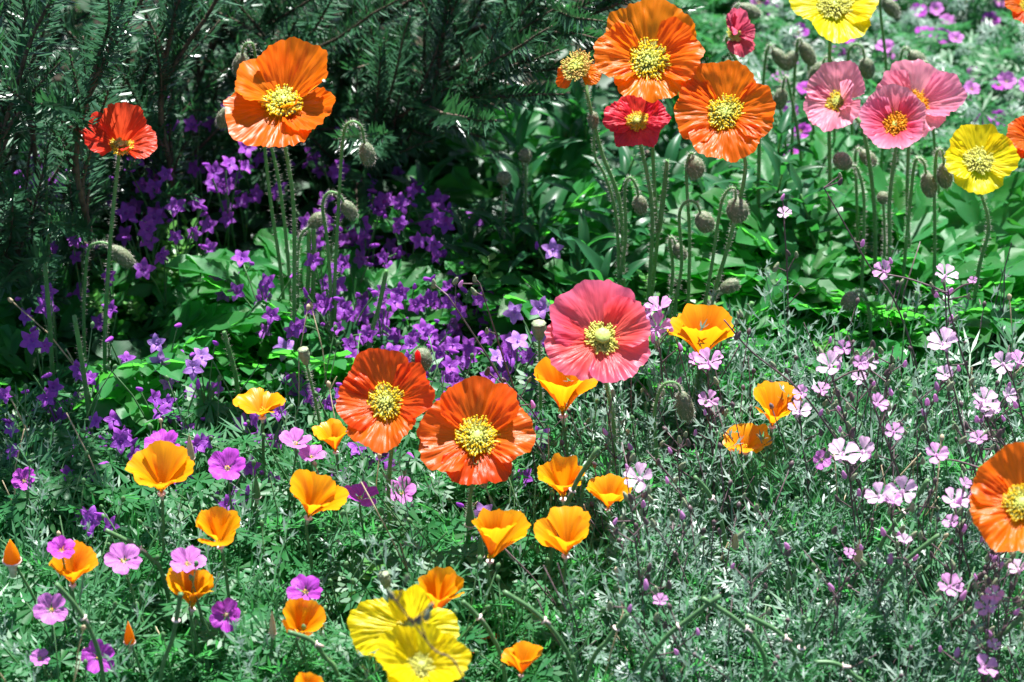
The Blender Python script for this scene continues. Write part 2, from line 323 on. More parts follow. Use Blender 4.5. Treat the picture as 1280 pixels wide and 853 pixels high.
def wisp(seed, H=.12):
    """upright wiry shoot with narrow leaves up its length"""
    g = random.Random(seed); V, F = [], []; P = arc(H, R(g.uniform(70, 90)), R(g.uniform(55, 100)), 6, .35, g); strip(V, F, P, Vector((1, 0, 0)), .0015, .0008)
    for k in range(22):
        f = .18 + .82 * k / 21; i = min(5, int(f * 6)); p = P[i].lerp(P[i + 1], f * 6 - i); a = k * 2.4 + g.uniform(-.4, .4)
        d = Vector((math.cos(a), math.sin(a), g.uniform(.3, 1.5))).normalized(); s_ = d.cross(Vector((.1, 0, 1))).normalized(); ln = .019 * g.uniform(.6, 1.2) * (1.1 - .5 * f); blade(V, F, p, d, s_, ln, .0019, .5, g.uniform(-.1, .3))
        for s2 in (-1, 1):
            if g.random() < .6: d2 = (d * .75 + s_ * s2 * .6).normalized(); blade(V, F, p + d * ln * .4, d2, d2.cross(Vector((.1, 0, 1))).normalized(), ln * .5, .0015)
    return V, F
SHAPES = {
    'wisp': [wisp(k, .09 + .015 * (k % 4)) for k in range(8)],
    'frond': [frond(k, .07 + .008 * (k % 5)) for k in range(8)],
    'palm': [palmate(k, .05 + .007 * (k % 4), .017 + .002 * (k % 3), 7, .0055) for k in range(6)],
    'silver': [palmate(k + 20, .05 + .01 * (k % 4), .012 + .002 * (k % 3), 7, .0032) for k in range(6)],
    'heart': [heart(k, .035 + .008 * (k % 5)) for k in range(6)],
    'lance': [lance(k, .075 + .008 * (k % 4), .017 + .003 * (k % 3)) for k in range(6)],
    'lobed': [lobed(k, .095 + .010 * (k % 4), .034 + .004 * (k % 3), 3) for k in range(8)],
    'spurge': [spurge(k, .07 + .01 * (k % 4)) for k in range(4)],
}
LEAFMAT = {'wisp': 'leaf_silver', 'frond': 'leaf_feather', 'palm': 'leaf_crane', 'silver': 'leaf_silver', 'heart': 'leaf_bell', 'lance': 'leaf_lance', 'lobed': 'leaf_poppy', 'spurge': 'leaf_lime'}
MESH = {k: [mesh(k + '_leaf', v, f, M[LEAFMAT[k]]) for v, f in S] for k, S in SHAPES.items()}

def tuft(name, label, cat, group, kind, loc, n, rng, smin=.8, smax=1.2, spread=.012, tilt=.25, parent_stem=None):
    t = thing(name, label, cat, loc, group); a0 = rng.random() * 6.28
    for k in range(n):
        a = a0 + k * 2.4 + rng.uniform(-.3, .3); r = spread * math.sqrt(rng.random()); s = rng.uniform(smin, smax)
        m = Matrix.Translation((r * math.sin(-a), r * math.cos(a), 0)) @ Matrix.Rotation(a, 4, 'Z') @ Matrix.Rotation(rng.uniform(-tilt, tilt * .6), 4, 'X') @ Matrix.Scale(s, 4)
        add('leaf', rng.choice(MESH[kind]), t, m)
    return t
def stuff(name, label, cat, kind, pts, rng, smin=.75, smax=1.25):
    """many leaves of one kind as one mesh"""
    Vs, Fs, off, nf = [], [], 0, []
    S = [(np.array([tuple(v) for v in V]), F) for V, F in SHAPES[kind]]; loops, sizes = [], []
    for (x, y) in pts:
        V, F = rng.choice(S); s = rng.uniform(smin, smax); a = rng.random() * 6.283; ca, sa = math.cos(a), math.sin(a); tx, ty = rng.uniform(-.3, .3), rng.uniform(-.3, .3)
        A = np.array([[ca, -sa, tx], [sa, ca, ty], [0, 0, 1]]) * s
        Vs.append(V @ A.T + np.array([x, y, ground_z(x, y) - .003]))
        loops.append(np.concatenate([np.asarray(f) for f in F]) + off); sizes.append(np.array([len(f) for f in F])); off += len(V)
    Va = np.concatenate(Vs).astype(np.float32); La = np.concatenate(loops).astype(np.int32); Sa = np.concatenate(sizes).astype(np.int32)
    m = bpy.data.meshes.new(name); m.vertices.add(len(Va)); m.vertices.foreach_set('co', Va.ravel()); m.loops.add(len(La)); m.loops.foreach_set('vertex_index', La)
    m.polygons.add(len(Sa)); m.polygons.foreach_set('loop_start', np.concatenate([[0], np.cumsum(Sa)[:-1]]).astype(np.int32)); m.polygons.foreach_set('loop_total', Sa)
    m.update(calc_edges=True); m.validate(); m.materials.append(M[LEAFMAT[kind]])
    o = add(name, m); tag(o, label, cat, kind='stuff'); return o

# ------------------------------------------------------------------ petals and flower centres
def petal(Rr, A, e0, e1, seed, crease=.05, ruffle=.06, nu=64, nv=22, claw=.62, edge=.10, curl=0., notch=0., round_=.27):
    """one petal lying along local +X, hinged at the origin; e0/e1 its rise at the base and the rim"""
    V, uv, F = [], [], []; prof = [(0., 0., e0)]; K = 40
    for j in range(K):
        v = (j + .5) / K; e = e0 + (e1 - e0) * v ** 1.1 - curl * max(0, v - .7) / .3
        prof.append((prof[-1][0] + math.cos(e) / K, prof[-1][1] + math.sin(e) / K, e))
    sc_ = 1 / max(.35, max(p[0] for p in prof))
    for j in range(nv + 1):
        v = j / nv
        for i in range(nu + 1):
            u = 2 * i / nu - 1; phi = u * A * (claw + (1 - claw) * min(1, v * 1.8))
            rr = (1 - round_ * abs(u) ** 2.6) * (1 + edge * nz(phi * 2.6, seed, 1.) + edge * .45 * nz(phi * 10, seed, 4.)) * (1 - notch * math.exp(-(u / .22) ** 2))
            q = min(1.12, v * rr) * K; k = min(K - 1, int(q)); fr = q - k; a, b = prof[k], prof[k + 1]
            rho = (a[0] + (b[0] - a[0]) * fr) * sc_; z = (a[1] + (b[1] - a[1]) * fr) * sc_; e = a[2]
            c1 = 1 - 2 * abs(nz(phi * 5.5 + .6 * nz(v * 2, seed), v * 1.1, seed * 2.1)); c2 = nz(phi * 19 + nz(v * 3, phi, seed), v * 2., seed + 9); c3 = nz(phi * 1.8, v * 1.6, seed + 5); c4 = nz(phi * 11 + 2 * c3, v * 5.5, seed + 6)
            d = crease * v ** .8 * (c1 * .5 + c2 * .75 + c3 * 2.2 + c4 * .55) + ruffle * v ** 3 * (nz(phi * 2.3, .3, seed + 2) * 1.5 + .55 * nz(phi * 6.1 + seed, .7, seed + 3))
            V.append(Vector(((rho - d * math.sin(e)) * math.cos(phi), (rho - d * math.sin(e)) * math.sin(phi), z + d * math.cos(e))) * Rr); uv.append((i / nu, v))
    for j in range(nv):
        for i in range(nu): F.append((j * (nu + 1) + i, j * (nu + 1) + i + 1, (j + 1) * (nu + 1) + i + 1, (j + 1) * (nu + 1) + i))
    return V, F, uv
def stamens_mesh(seed, n, r0, r1, h, anther, name, flop=0.):
    """ring of thread stamens with anthers; two materials"""
    g = random.Random(seed); V, F = [], []; Vb, nf = 0, None; idx = []
    for k in range(n):
        a = g.random() * 6.283; f = g.random() ** .7; ro = r0 + (r1 - r0) * f; hh = h * g.uniform(.6, 1.1) * (1 - .3 * f)
        p0 = Vector((math.cos(a) * r0 * .6, math.sin(a) * r0 * .6, 0)); p2 = Vector((math.cos(a) * ro + g.uniform(-.1, .1) * r1, math.sin(a) * ro + g.uniform(-.1, .1) * r1, hh)); p1 = p0.lerp(p2, .5) + Vector((0, 0, hh * .12))
        nF = len(F); tube(V, F, [p0, p1, p2], r1 * .048, r1 * .030, 3, False); idx += [1] * (len(F) - nF); inner = 1 if f < .42 else 0
        nF = len(F); blob(V, F, p2, anther, anther * 1.7, Vector((g.uniform(-1, 1), g.uniform(-1, 1), .8)).normalized(), 5, 3); idx += [inner] * (len(F) - nF)
    nF = len(F); lathe(V, F, [(.06 * r1, -.30 * r1), (.55 * r1, -.10 * r1), (.72 * r1, .0), (.40 * r1, .05 * r1), (.05 * r1, .08 * r1)], 14); idx += [1] * (len(F) - nF)
    return V, F, idx
def make_stamens(name, seed, n, r0, r1, h, anther, ma, mb):
    V, F, idx = stamens_mesh(seed, n, r0, r1, h, anther, name); m = mesh(name, V, F, ma); m.materials.append(mb); m.polygons.foreach_set('material_index', np.array(idx, np.int32)); return m
STAM = {c: [make_stamens('stamens', 5 * k + len(c), 340, .04, .36, .19, .0150, M[a], M[b]) for k in range(3)] for c, a, b in
        (('y', 'stamen', 'filament'), ('o', 'stamen_o', 'stamen_o'), ('w', 'withered', 'filament'), ('g', 'filament', 'filament'), ('s', 'filament', 'filament'))}
def capsule_mesh():
    V, F = [], []; lathe(V, F, [(.045, 0), (.085, .05), (.105, .11), (.10, .16), (.115, .175), (.11, .19), (.05, .205), (.02, .21)], 16, .05, 8); return mesh('seed_capsule', V, F, M['capsule'])
CAPS = capsule_mesh()
def hair_mesh(P, r0, r1, length, n, seed):
    g = random.Random(seed); V, F = [], []
    for k in range(n):
        f = g.random() * (len(P) - 1); i = min(len(P) - 2, int(f)); p = P[i].lerp(P[i + 1], f - i); t = (P[i + 1] - P[i]).normalized(); x = t.orthogonal().normalized(); y = t.cross(x); a = g.random() * 6.283
        d = (x * math.cos(a) + y * math.sin(a) + t * g.uniform(-.1, .35)).normalized(); r = r0 + (r1 - r0) * f / (len(P) - 1); w = t * .00012; b = len(V); q = p + d * (r * .8)
        V += [q - w, q + w, q + d * (r * .2 + length * g.uniform(.6, 1.2))]; F.append((b, b + 1, b + 2))
    return mesh('hairs', V, F, M['hair'], smooth=False)
def stem_path(pts, zb, head=None, n=None, neck=.02):
    """pixel points from the foot (where the stem leaves the leaves, at height zb) up; all in one upright plane"""
    y = atz(pts[0][0], pts[0][1], zb).y; P = [aty(px, py, y) for px, py in pts]; b = P[0].copy()
    k = .35 * (P[0].x - P[1].x) / max(.02, P[1].z - P[0].z) * b.z if len(P) > 1 else 0.
    k = max(-.03, min(.03, k)); b.x += k; b.z = ground_z(b.x, b.y) - .012
    P = [b] + P
    if n is not None: P = P[:-1] + [P[-1] - n * neck, P[-1].copy()]
    return y, P
def build_stem(root, base, P, r0, r1, mat='stem', hairs=0, hl=.0035, seed=0, sides=7):
    Q = [p - base for p in catmull(P, 6)]; V, F = [], []; tube(V, F, Q, r0, r1, sides)
    o = add('stem', mesh('stem', V, F, M[mat]), root)
    if hairs:
        h = add('hairs', hair_mesh(Q, r0, r1, hl, hairs, seed), o); h['kind'] = 'stuff'
    return o
DEF = [(-90, 70, 24, 4, 1., 0), (95, 74, 24, 14, 1.02, 0), (5, 58, 28, 18, .97, .03), (178, 60, 26, 16, .97, .03)]
def poppy(label, col, c, d, t, l, foot, zb=.10, petals=DEF, seed=1, stam='y', crease=.05, ruffle=.07, group=None, mid=(), roll=0., cap=1., ss=1., curl=0.):
    n = axis_of(t * .70 if t > 38 else t, l); y, P = stem_path([foot, *mid, c], zb, n=n); head = P[-1]; rr = d * .5 * mpp(head)
    P[-2] = head - n * (rr * .55)
    base = P[0].copy(); root = thing('iceland_poppy', label, 'poppy', base, group)
    build_stem(root, base, P, .0021, .0016, 'stem', 600, .0034, seed)
    B = Matrix.Translation(head - base) @ basis(n, R(roll))
    gj = random.Random(seed)
    for k, (phi, A, e0, e1, s, lift) in enumerate(petals):
        phi += gj.uniform(-11, 11); e1 += gj.uniform(-17, 12); s *= gj.uniform(.93, 1.07); A += gj.uniform(-9, 3)
        V, F, uv = petal(rr * s, R(A), R(e0), R(e1), seed * 7.3 + k * 3.1, crease, ruffle, curl=curl)
        add('petal', mesh('petal', V, F, M[col], uv), root, B @ Matrix.Translation((0, 0, lift * rr)) @ Matrix.Rotation(R(phi), 4, 'Z'))
    if stam:
        o = add('stamens', STAM[stam][seed % 3], root, B @ Matrix.Translation((0, 0, .10 * rr)) @ Matrix.Rotation(seed, 4, 'Z') @ Matrix.Scale(rr * ss, 4)); o['kind'] = 'stuff'
        add('seed_capsule', CAPS, root, B @ Matrix.Translation((0, 0, .10 * rr)) @ Matrix.Scale(rr * cap * .92, 4))
    return root

G1 = 'iceland poppies in flower'
poppy('small scarlet poppy half hidden by rosemary needles', 'red', (150, 186), 92, 28, 10, (131, 430), .10,
      [(98, 80, 58, 46, .84, 0), (8, 62, 38, 18, 1.05, 0), (176, 62, 40, 20, 1.0, .01), (-70, 50, 46, 70, .42, .01)], 3, 'y', .05, .08, G1, [(138, 300)])
poppy('wide orange poppy with a folded front petal rising above the bellflowers', 'orange', (354, 136), 144, 14, 3, (368, 395), .11,
      [(-125, 74, 16, -14, 1.06, 0), (-32, 66, 20, 0, 1.0, 0), (58, 80, 44, 34, .88, .0), (138, 76, 42, 28, .90, .01), (-48, 50, 40, 62, .32, .03)], 5, 'y', .06, .06, G1, [(367, 260)], ss=1.15)
poppy('very large orange poppy facing out with crumpled sunlit lower petals', 'orange', (811, 82), 140, 50, -4, (814, 372), .11,
      [(-80, 72, 28, -10, .95, 0), (92, 80, 26, 14, 1.05, 0), (8, 62, 32, 12, .98, .03), (182, 64, 34, 8, .98, .03)], 8, 'y', .07, .09, G1, [(834, 200), (822, 290)], ss=1.15)
poppy('fading orange poppy with one drooping petal and a shaggy stamen tuft', 'orange', (724, 88), 96, 30, -18, (779, 365), .11,
      [(185, 44, 6, -40, .66, -.05), (-25, 50, 10, -35, .62, -.05)], 11, 'w', .08, .06, G1, [(776, 260), (752, 190), (736, 128)], ss=1.25, cap=1.1)
poppy('crimson poppy tucked below the very large orange poppy', 'crimson', (797, 156), 82, 40, -4, (811, 375), .11, DEF, 13, 'y', .08, .09, G1, [(815, 260)])
poppy('round orange poppy facing out with pleated petals over drooping buds', 'orange', (908, 146), 128, 53, -8, (884, 402), .11, DEF, 17, 'y', .065, .08, G1, [(912, 300), (932, 205)], ss=1.05)
poppy('deep rose poppy folded half shut behind the tall stems', 'rose', (916, 46), 62, 40, 20, (948, 250), .12,
      [(110, 80, 56, 50, .72, 0), (-60, 70, 20, -18, 1.05, 0), (185, 76, 60, 74, .62, .01), (20, 60, 50, 20, .8, .01)], 19, 's', .08, .09, G1, [(945, 130)])
poppy('pale yellow poppy standing high above a thicket of buds', 'yellow', (1042, 12), 112, 44, 2, (1037, 250), .12, DEF, 23, 'g', .05, .06, G1, [(1036, 130)], ss=1.15)
poppy('light pink poppy tilted sideways with a yellow centre', 'pink', (1051, 131), 92, 52, -26, (1094, 310), .12,
      [(-90, 80, 38, 26, 1.0, 0), (85, 80, 28, 26, 1.10, 0), (5, 70, 50, 50, .68, .012), (178, 70, 28, 18, .92, .012)], 29, 'y', .06, .06, G1, [(1090, 230), (1078, 160)])
poppy('large pink poppy standing behind the cupped coral hearted one', 'pink', (1143, 136), 114, 44, 4, (1136, 322), .08, [(-90, 80, 36, 24, .95, 0), (92, 80, 28, 22, 1.04, 0), (5, 70, 36, 28, .95, .03), (178, 70, 34, 24, .95, .03)], 31, 'o', .07, .07, G1, [(1134, 240)])
poppy('cupped pink poppy with coral heart and orange stamens', 'hotpink', (1120, 160), 90, 54, -10, (1112, 325), .14,
      [(-90, 84, 42, 40, .98, 0), (95, 84, 30, 34, 1.0, 0), (5, 74, 38, 38, .92, .012), (178, 74, 38, 38, .92, .012)], 37, 'o', .05, .06, G1, [(1112, 250)], ss=1.25)
poppy('bright yellow poppy with a pale green heart beside nodding buds', 'yellow', (1222, 206), 96, 50, 2, (1222, 345), .12, DEF, 41, 'g', .05, .05, G1, [(1236, 280)], ss=1.15)
poppy('orange poppy peeping in above the magenta cranesbills', 'flame', (1284, 10), 60, 44, 0, (1290, 220), .12, DEF, 43, 'y', .06, .06, G1)
poppy('orange poppy behind the bright yellow poppy', 'flame', (1292, 176), 70, 44, 0, (1296, 330), .12, DEF, 47, 'y', .06, .06, G1)
poppy('big salmon pink poppy with a swollen pale green capsule', 'salmon', (752, 428), 134, 50, 2, (768, 585), .09,
      [(-55, 60, 26, 4, 1.0, 0), (105, 84, 27, 14, 1.08, 0), (22, 54, 36, 26, .96, .03), (198, 62, 26, 8, 1.08, .02)], 53, 's', .05, .07, G1, [(766, 520)], ss=.95, cap=1.45)
poppy('vermilion poppy leaning outward beside a splitting bud', 'flame', (485, 506), 126, 54, -12, (487, 660), .08, DEF, 59, 'y', .06, .08, G1, [(486, 600)], ss=1.08)
poppy('wide vermilion poppy spread flat with pleated petals', 'flame', (596, 552), 142, 42, 2, (586, 675), .08,
      [(-85, 66, 24, -10, .9, .01), (92, 78, 34, 22, 1.02, 0), (10, 62, 28, 2, 1.04, .03), (176, 68, 28, 4, 1.04, .0)], 61, 'y', .07, .09, G1, [(587, 630)], ss=1.08)
poppy('ragged orange poppy leaning over pale mallow flowers', 'orange', (1280, 634), 140, 46, -16, (1296, 800), .12, DEF, 67, 'y', .07, .10, G1, [(1290, 720)])
poppy('floppy yellow poppy behind another yellow one with petals flung wide', 'yellow', (515, 790), 120, 30, -4, (505, 900), .06,
      [(182, 44, 24, -4, 1.35, 0), (85, 70, 50, 36, .72, 0), (0, 52, 28, 4, 1.05, .01), (-90, 70, 20, 0, .8, 0)], 71, 'y', .06, .08, G1)
poppy('crumpled yellow poppy lying lowest in front of another yellow one', 'yellow', (526, 836), 112, 30, 4, (520, 940), .12, [(-90, 78, 40, 24, 1., 0), (95, 78, 44, 30, .85, 0), (5, 72, 44, 20, 1.0, .012), (178, 76, 46, 26, 1.02, .012)], 73, 'g', .07, .11, G1, ss=1.1)

# ------------------------------------------------------------------ nodding buds and seed heads of the poppies
def ell_mesh(name, mat, slit=False):
    V, F = [], []; lathe(V, F, [(.12, -1), (.55, -.86), (.86, -.5), (1, -.05), (.93, .4), (.66, .78), (.25, .97), (.05, 1)], 12, .03, 2); return mesh(name, V, F, mat)
BUDM = ell_mesh('bud', M['bud'])
def budhair():
    g = random.Random(4); V, F = [], []
    for k in range(260):
        z = g.uniform(-1, 1); a = g.random() * 6.283; r = math.sqrt(max(0, 1 - z * z)); n = Vector((r * math.cos(a), r * math.sin(a), z)); t = n.orthogonal().normalized() * .014; b = len(V)
        V += [n * .95 - t, n * .95 + t, n * g.uniform(1.16, 1.34) + Vector((0, 0, .08))]; F.append((b, b + 1, b + 2))
    return mesh('hairs', V, F, M['hair'], smooth=False)
BUDH = budhair()
V, F = [], []; lathe(V, F, [(.25, -1), (.5, -.9), (.8, -.4), (1, .2), (.95, .62), (.8, .72), (1.02, .80), (.98, .92), (.5, 1), (.1, 1.02)], 16, .06, 8); PODM = mesh('seed_pod', V, F, M['podgrey'])
def bud(label, w, h, pts, zb, ax=None, group='drooping poppy buds', pod=False, seed=0):
    y, P = stem_path(pts, zb); base = P[0].copy(); root = thing('poppy_seed_head' if pod else 'poppy_bud', label, 'seed head' if pod else 'bud', base, group)
    build_stem(root, base, P, .0018, .0012, 'stem', 420, .0033, seed + len(pts) * 3)
    e = P[-1]; s = mpp(e); d = (P[-1] - P[-2]).normalized() if ax is None else Vector(ax).normalized()
    c = e + d * (h * .45 * s); q = Vector((0, 0, 1)).rotation_difference(d).to_matrix().to_4x4()
    m = Matrix.Translation(c - base) @ q @ Matrix.Diagonal((w * .5 * s, w * .5 * s, h * .5 * s, 1))
    b = add('seed_pod' if pod else 'bud', PODM if pod else BUDM, root, m)
    if not pod: hh = add('hairs', BUDH, b); hh['kind'] = 'stuff'
    return root
LB = 'nodding hairy poppy bud on a hooked stem'
BUDS = [
 ('fat poppy bud hanging clear of the wide orange poppy', 20, 32, [(418, 378), (423, 260), (429, 172), (438, 153), (451, 158), (456, 180)], .11),
 ('poppy bud hooked low behind the stems of the wide orange poppy', 18, 28, [(414, 378), (409, 300), (403, 258), (411, 241), (424, 244), (430, 253)], .11),
 ('grey poppy bud lying sideways among the bristly stem stumps', 18, 26, [(372, 370), (372, 318), (377, 293), (388, 283)], .11),
 ('poppy bud drooping above the shoulder of the wide orange poppy', 20, 32, [(352, 350), (338, 250), (324, 120), (318, 62), (310, 54), (304, 60), (303, 68)], .11),
 ('poppy bud drooping below a higher bud beside the wide orange poppy', 18, 30, [(362, 350), (352, 250), (338, 180), (316, 120), (300, 112), (288, 124), (284, 136)], .11),
 ('long poppy bud hooked over beside the stem of the small scarlet poppy', 20, 38, [(105, 420), (106, 360), (110, 314), (121, 304), (134, 305), (140, 310)], .10),
 ('shaded poppy bud right under the round orange poppy', 24, 30, [(860, 385), (862, 300), (858, 220), (861, 196), (866, 192), (867, 198)], .11),
 ('poppy bud on the smallest hook below the round orange poppy', 24, 30, [(843, 392), (852, 330), (849, 270), (858, 253), (870, 254), (876, 267)], .11),
 ('fat round poppy bud crossed by the stem of the round orange poppy', 28, 34, [(878, 405), (890, 330), (900, 262), (908, 240), (918, 236), (920, 250)], .11),
 ('poppy bud hanging from a thin hook among the tall stems', 18, 26, [(772, 372), (782, 300), (781, 238), (787, 222), (795, 232), (798, 246)], .11),
 ('little pale poppy bud low among the tall stems', 16, 26, [(838, 380), (841, 335), (837, 303), (840, 297), (845, 306)], .11),
 ('purplish poppy bud sticking out sideways just above the leaves', 18, 26, [(886, 405), (890, 380), (896, 366), (902, 363)], .11),
 ('round poppy bud turned away below the light pink poppy', 22, 26, [(1078, 335), (1080, 250), (1072, 212), (1063, 207)], .12),
 ('tiny upright poppy bud between the pink poppies stems', 15, 17, [(1105, 335), (1106, 290), (1104, 254)], .12),
 ('long grey poppy bud hanging beneath the cupped pink poppy', 20, 36, [(1130, 335), (1138, 250), (1143, 206), (1149, 198), (1155, 204), (1158, 218)], .12),
 ('poppy bud hanging against the bright yellow poppy', 20, 36, [(1168, 335), (1168, 240), (1170, 196), (1175, 187), (1179, 193), (1180, 206)], .12),
 (LB, 18, 36, [(952, 240), (953, 130), (957, 72), (962, 57), (967, 63)], .12), (LB, 18, 36, [(988, 240), (992, 120), (996, 58), (1000, 49), (1003, 55)], .12),
 (LB, 18, 30, [(1020, 240), (1014, 120), (1008, 66), (1001, 58), (995, 66)], .12), (LB, 18, 30, [(1005, 260), (999, 180), (986, 106), (981, 98), (978, 112)], .12),
 (LB, 20, 28, [(1122, 220), (1123, 120), (1126, 72), (1132, 60), (1138, 66)], .12), (LB, 20, 30, [(1066, 240), (1064, 140), (1060, 72), (1068, 56), (1078, 60), (1081, 74)], .12),
 (LB, 18, 28, [(1072, 335), (1071, 250), (1069, 196), (1073, 186), (1077, 190)], .12), (LB, 18, 30, [(900, 200), (912, 80), (916, 20), (922, 6), (926, 8)], .12),
 (LB, 18, 30, [(1100, 230), (1108, 100), (1100, 10), (1103, -4), (1106, 0)], .12), (LB, 18, 28, [(985, 230), (978, 150), (966, 118), (958, 126), (955, 136)], .12),
 (LB, 18, 30, [(1178, 300), (1168, 180), (1162, 90), (1154, 78), (1148, 84)], .12), (LB, 18, 30, [(1045, 250), (1042, 140), (1040, 80), (1033, 72), (1028, 80)], .12),
 ('poppy bud nodding in front of a pale folded leaf', 22, 26, [(1088, 425), (1086, 388), (1080, 368), (1072, 364), (1069, 368)], .10),
 ('dark fuzzy poppy bud hooked down in front of the salmon pink poppy', 22, 44, [(822, 590), (818, 520), (826, 486), (838, 478), (848, 482), (851, 492)], .09),
]
for k, (lb, w, h, pts, zb) in enumerate(BUDS): bud(lb, w, h, pts, .06 if lb == LB else zb, seed=k)
def upright(label, w, h, pts, zb, pod, k): return bud(label, w, h, pts, zb, group='upright poppy seed heads' if pod else 'upright poppy buds', pod=pod, seed=k)
upright('round pale poppy bud standing alone over scalloped leaves', 18, 18, [(628, 320), (629, 270), (630, 230)], .08, False, 1)
upright('round dark poppy bud standing behind a paler one', 16, 18, [(656, 310), (657, 250), (657, 202)], .08, False, 2)
upright('small tight poppy bud on a wavy stem beneath the fading poppy', 14, 24, [(774, 365), (770, 270), (756, 220), (744, 196), (742, 160)], .11, False, 3)
ob = upright('fat grey poppy bud splitting to show red behind the vermilion poppy', 26, 32, [(534, 580), (532, 520), (528, 462)], .09, False, 4)
V, F = [], []; lathe(V, F, [(.02, -1.02), (.22, -.8), (.32, 0), (.26, .8), (.02, 1.05)], 8); sm = mesh('petal_gap', V, F, M['crimson'], [(0, .5)] * len(V))
bb = [c for c in ob.children if c.name.startswith('bud')][0]; add('petal_gap', sm, bb, Matrix.Translation((-.3, -.86, .3)))
upright('slim poppy seed head on a tall bare stem beside rosemary', 11, 24, [(66, 380), (58, 250), (60, 130), (59, 52)], .09, True, 5)
upright('knobbly poppy seed head in front of the sunlit lobed leaves', 14, 24, [(402, 548), (394, 500), (383, 455)], .09, True, 6)
upright('plump poppy seed head above the yellow poppies', 14, 24, [(500, 800), (494, 772), (484, 735)], .09, True, 7)
upright('stout poppy seed head beside the salmon pink poppy', 18, 26, [(676, 510), (675, 460), (674, 424)], .09, True, 8)
for px, py, bx, by in ((483, 338, 462, 430), (56, 330, 66, 470), (93, 395, 112, 525), (386, 285, 384, 380), (392, 282, 391, 380), (1146, 365, 1140, 420), (280, 415, 296, 480), (940, 378, 912, 446)):
    y, P = stem_path([(bx, by), ((px + bx) / 2 + 1, (py + by) / 2), (px, py)], .08); b = P[0].copy()
    root = thing('cut_poppy_stem', 'bristly poppy stem cut off at the top', 'stem', b, 'cut off poppy stems'); build_stem(root, b, P, .0022, .0021, 'stem', 160, .0034, int(px))

# ------------------------------------------------------------------ California poppies
def cal_petals():
    out = {}
    for key, (e0, e1, curl) in {'cup': (64, 46, .2), 'open': (50, 22, .25), 'tall': (69, 55, .2)}.items():
        out[key] = []
        for k in range(8):
            V, F, uv = petal(1., R(60 + 4 * (k % 4)), R(e0 + 4 * (k % 3)), R(e1 - 7 * (k % 3) + 5 * (k % 2)), 300 + k * 11 + len(key), .036, .085, 24, 12, .55, .10, curl, .03, .14); out[key].append(mesh('petal', V, F, M['gold'], uv))
    return out
CALP = cal_petals(); V, F = [], []
lathe(V, F, [(.05, -.30), (.075, -.10), (.09, -.03), (.15, -.025), (.155, 0), (.08, .02), (.02, .03)], 12); RIM = mesh('receptacle', V, F, M['rim'])
CSTAM = [make_stamens('stamens', 90 + k, 34, .05, .12, .42, .022, M['stamen'], M['stamen_o']) for k in range(2)]
def cal(label, c, d, foot, form='cup', t=4, l=0, zb=.07, seed=0, mid=(), group='california poppies in flower', bend=None, up=.5):
    """c is the middle of the whole flower in the picture"""
    n = axis_of(t, l); hd = d * .5
    bottom = (c[0] - hd * math.sin(R(l)) * .6, c[1] + hd * {'cup': .62, 'open': .42, 'tall': .9}[form])
    y, P = stem_path([foot, *mid, bottom], zb, n=n, neck=.012); head = P[-1]; rr = hd * mpp(head); base = P[0].copy()
    root = thing('california_poppy', label, 'poppy', base, group); build_stem(root, base, P, .0016, .0013, 'stem_lt', sides=6)
    g = random.Random(seed); B = Matrix.Translation(head - base) @ basis(n, g.uniform(-.5, .5))
    for k in range(4):
        add('petal', g.choice(CALP[form]), root, B @ Matrix.Translation((0, 0, .012 * (k % 2) * rr)) @ Matrix.Rotation(R(90 * k - 90 + g.uniform(-10, 10)), 4, 'Z') @ Matrix.Rotation(R(g.uniform(-16, 12)), 4, 'Y') @ Matrix.Scale(rr * g.uniform(.9, 1.1), 4))
    o = add('stamens', CSTAM[seed % 2], root, B @ Matrix.Scale(rr, 4)); o['kind'] = 'stuff'
    add('receptacle', RIM, root, B @ Matrix.Scale(rr, 4)); return root
CAL = [
 ('shallow dark orange california poppy in front of a pale lobed leaf', (328, 508), 68, (330, 600), 'open', -2, 0), ('orange california poppy touching the vermilion poppy', (418, 550), 50, (420, 640), 'cup', 0, -6),
 ('wide golden california poppy standing clear below the purple cranesbill', (202, 594), 74, (206, 730), 'cup', 8, 0), ('deep orange california poppy tilted beside a magenta cranesbill', (389, 625), 72, (392, 730), 'cup', 6, 10),
 ('golden california poppy on a straight stem between other cups', (273, 664), 64, (290, 780), 'cup', 8, -8), ('golden california poppy under a pink cranesbill flower', (92, 712), 62, (108, 800), 'cup', 8, 4),
 ('golden california poppy with a wavy rim beneath orchid cranesbill flowers', (242, 741), 66, (252, 830), 'cup', 8, 6), ('small yellow orange california poppy with a ruffled rim', (377, 776), 60, (388, 850), 'cup', 16, 10),
 ('loose yellow orange california poppy with one petal sprung outward', (702, 494), 84, (712, 600), 'cup', -2, -4), ('golden california poppy right of the salmon pink poppy', (878, 428), 78, (868, 540), 'cup', 0, 4),
 ('golden california poppy with flared rim above a darker one', (966, 513), 66, (966, 610), 'cup', 0, 2), ('flat open california poppy partly behind a flared one', (930, 552), 64, (945, 620), 'open', 14, -6),
 ('upright orange california poppy with a white rim below', (704, 597), 60, (716, 690), 'tall', 8, 0), ('orange california poppy low beside an upright one', (760, 620), 54, (772, 700), 'cup', 8, 0),
 ('orange california poppy crossed by green buds', (615, 672), 66, (620, 770), 'tall', 6, 8), ('large golden california poppy with heart shaped front petals', (708, 672), 74, (704, 780), 'cup', 10, 2),
 ('golden california poppy directly above the floppy yellow poppy', (549, 739), 68, (560, 830), 'tall', 14, 8), ('little orange california poppy beside fallen orange petals', (653, 829), 50, (660, 900), 'cup', 0, 6),
 ('california poppy just showing beneath the small ruffled one', (385, 860), 46, (388, 940), 'cup', 10, 0),
]
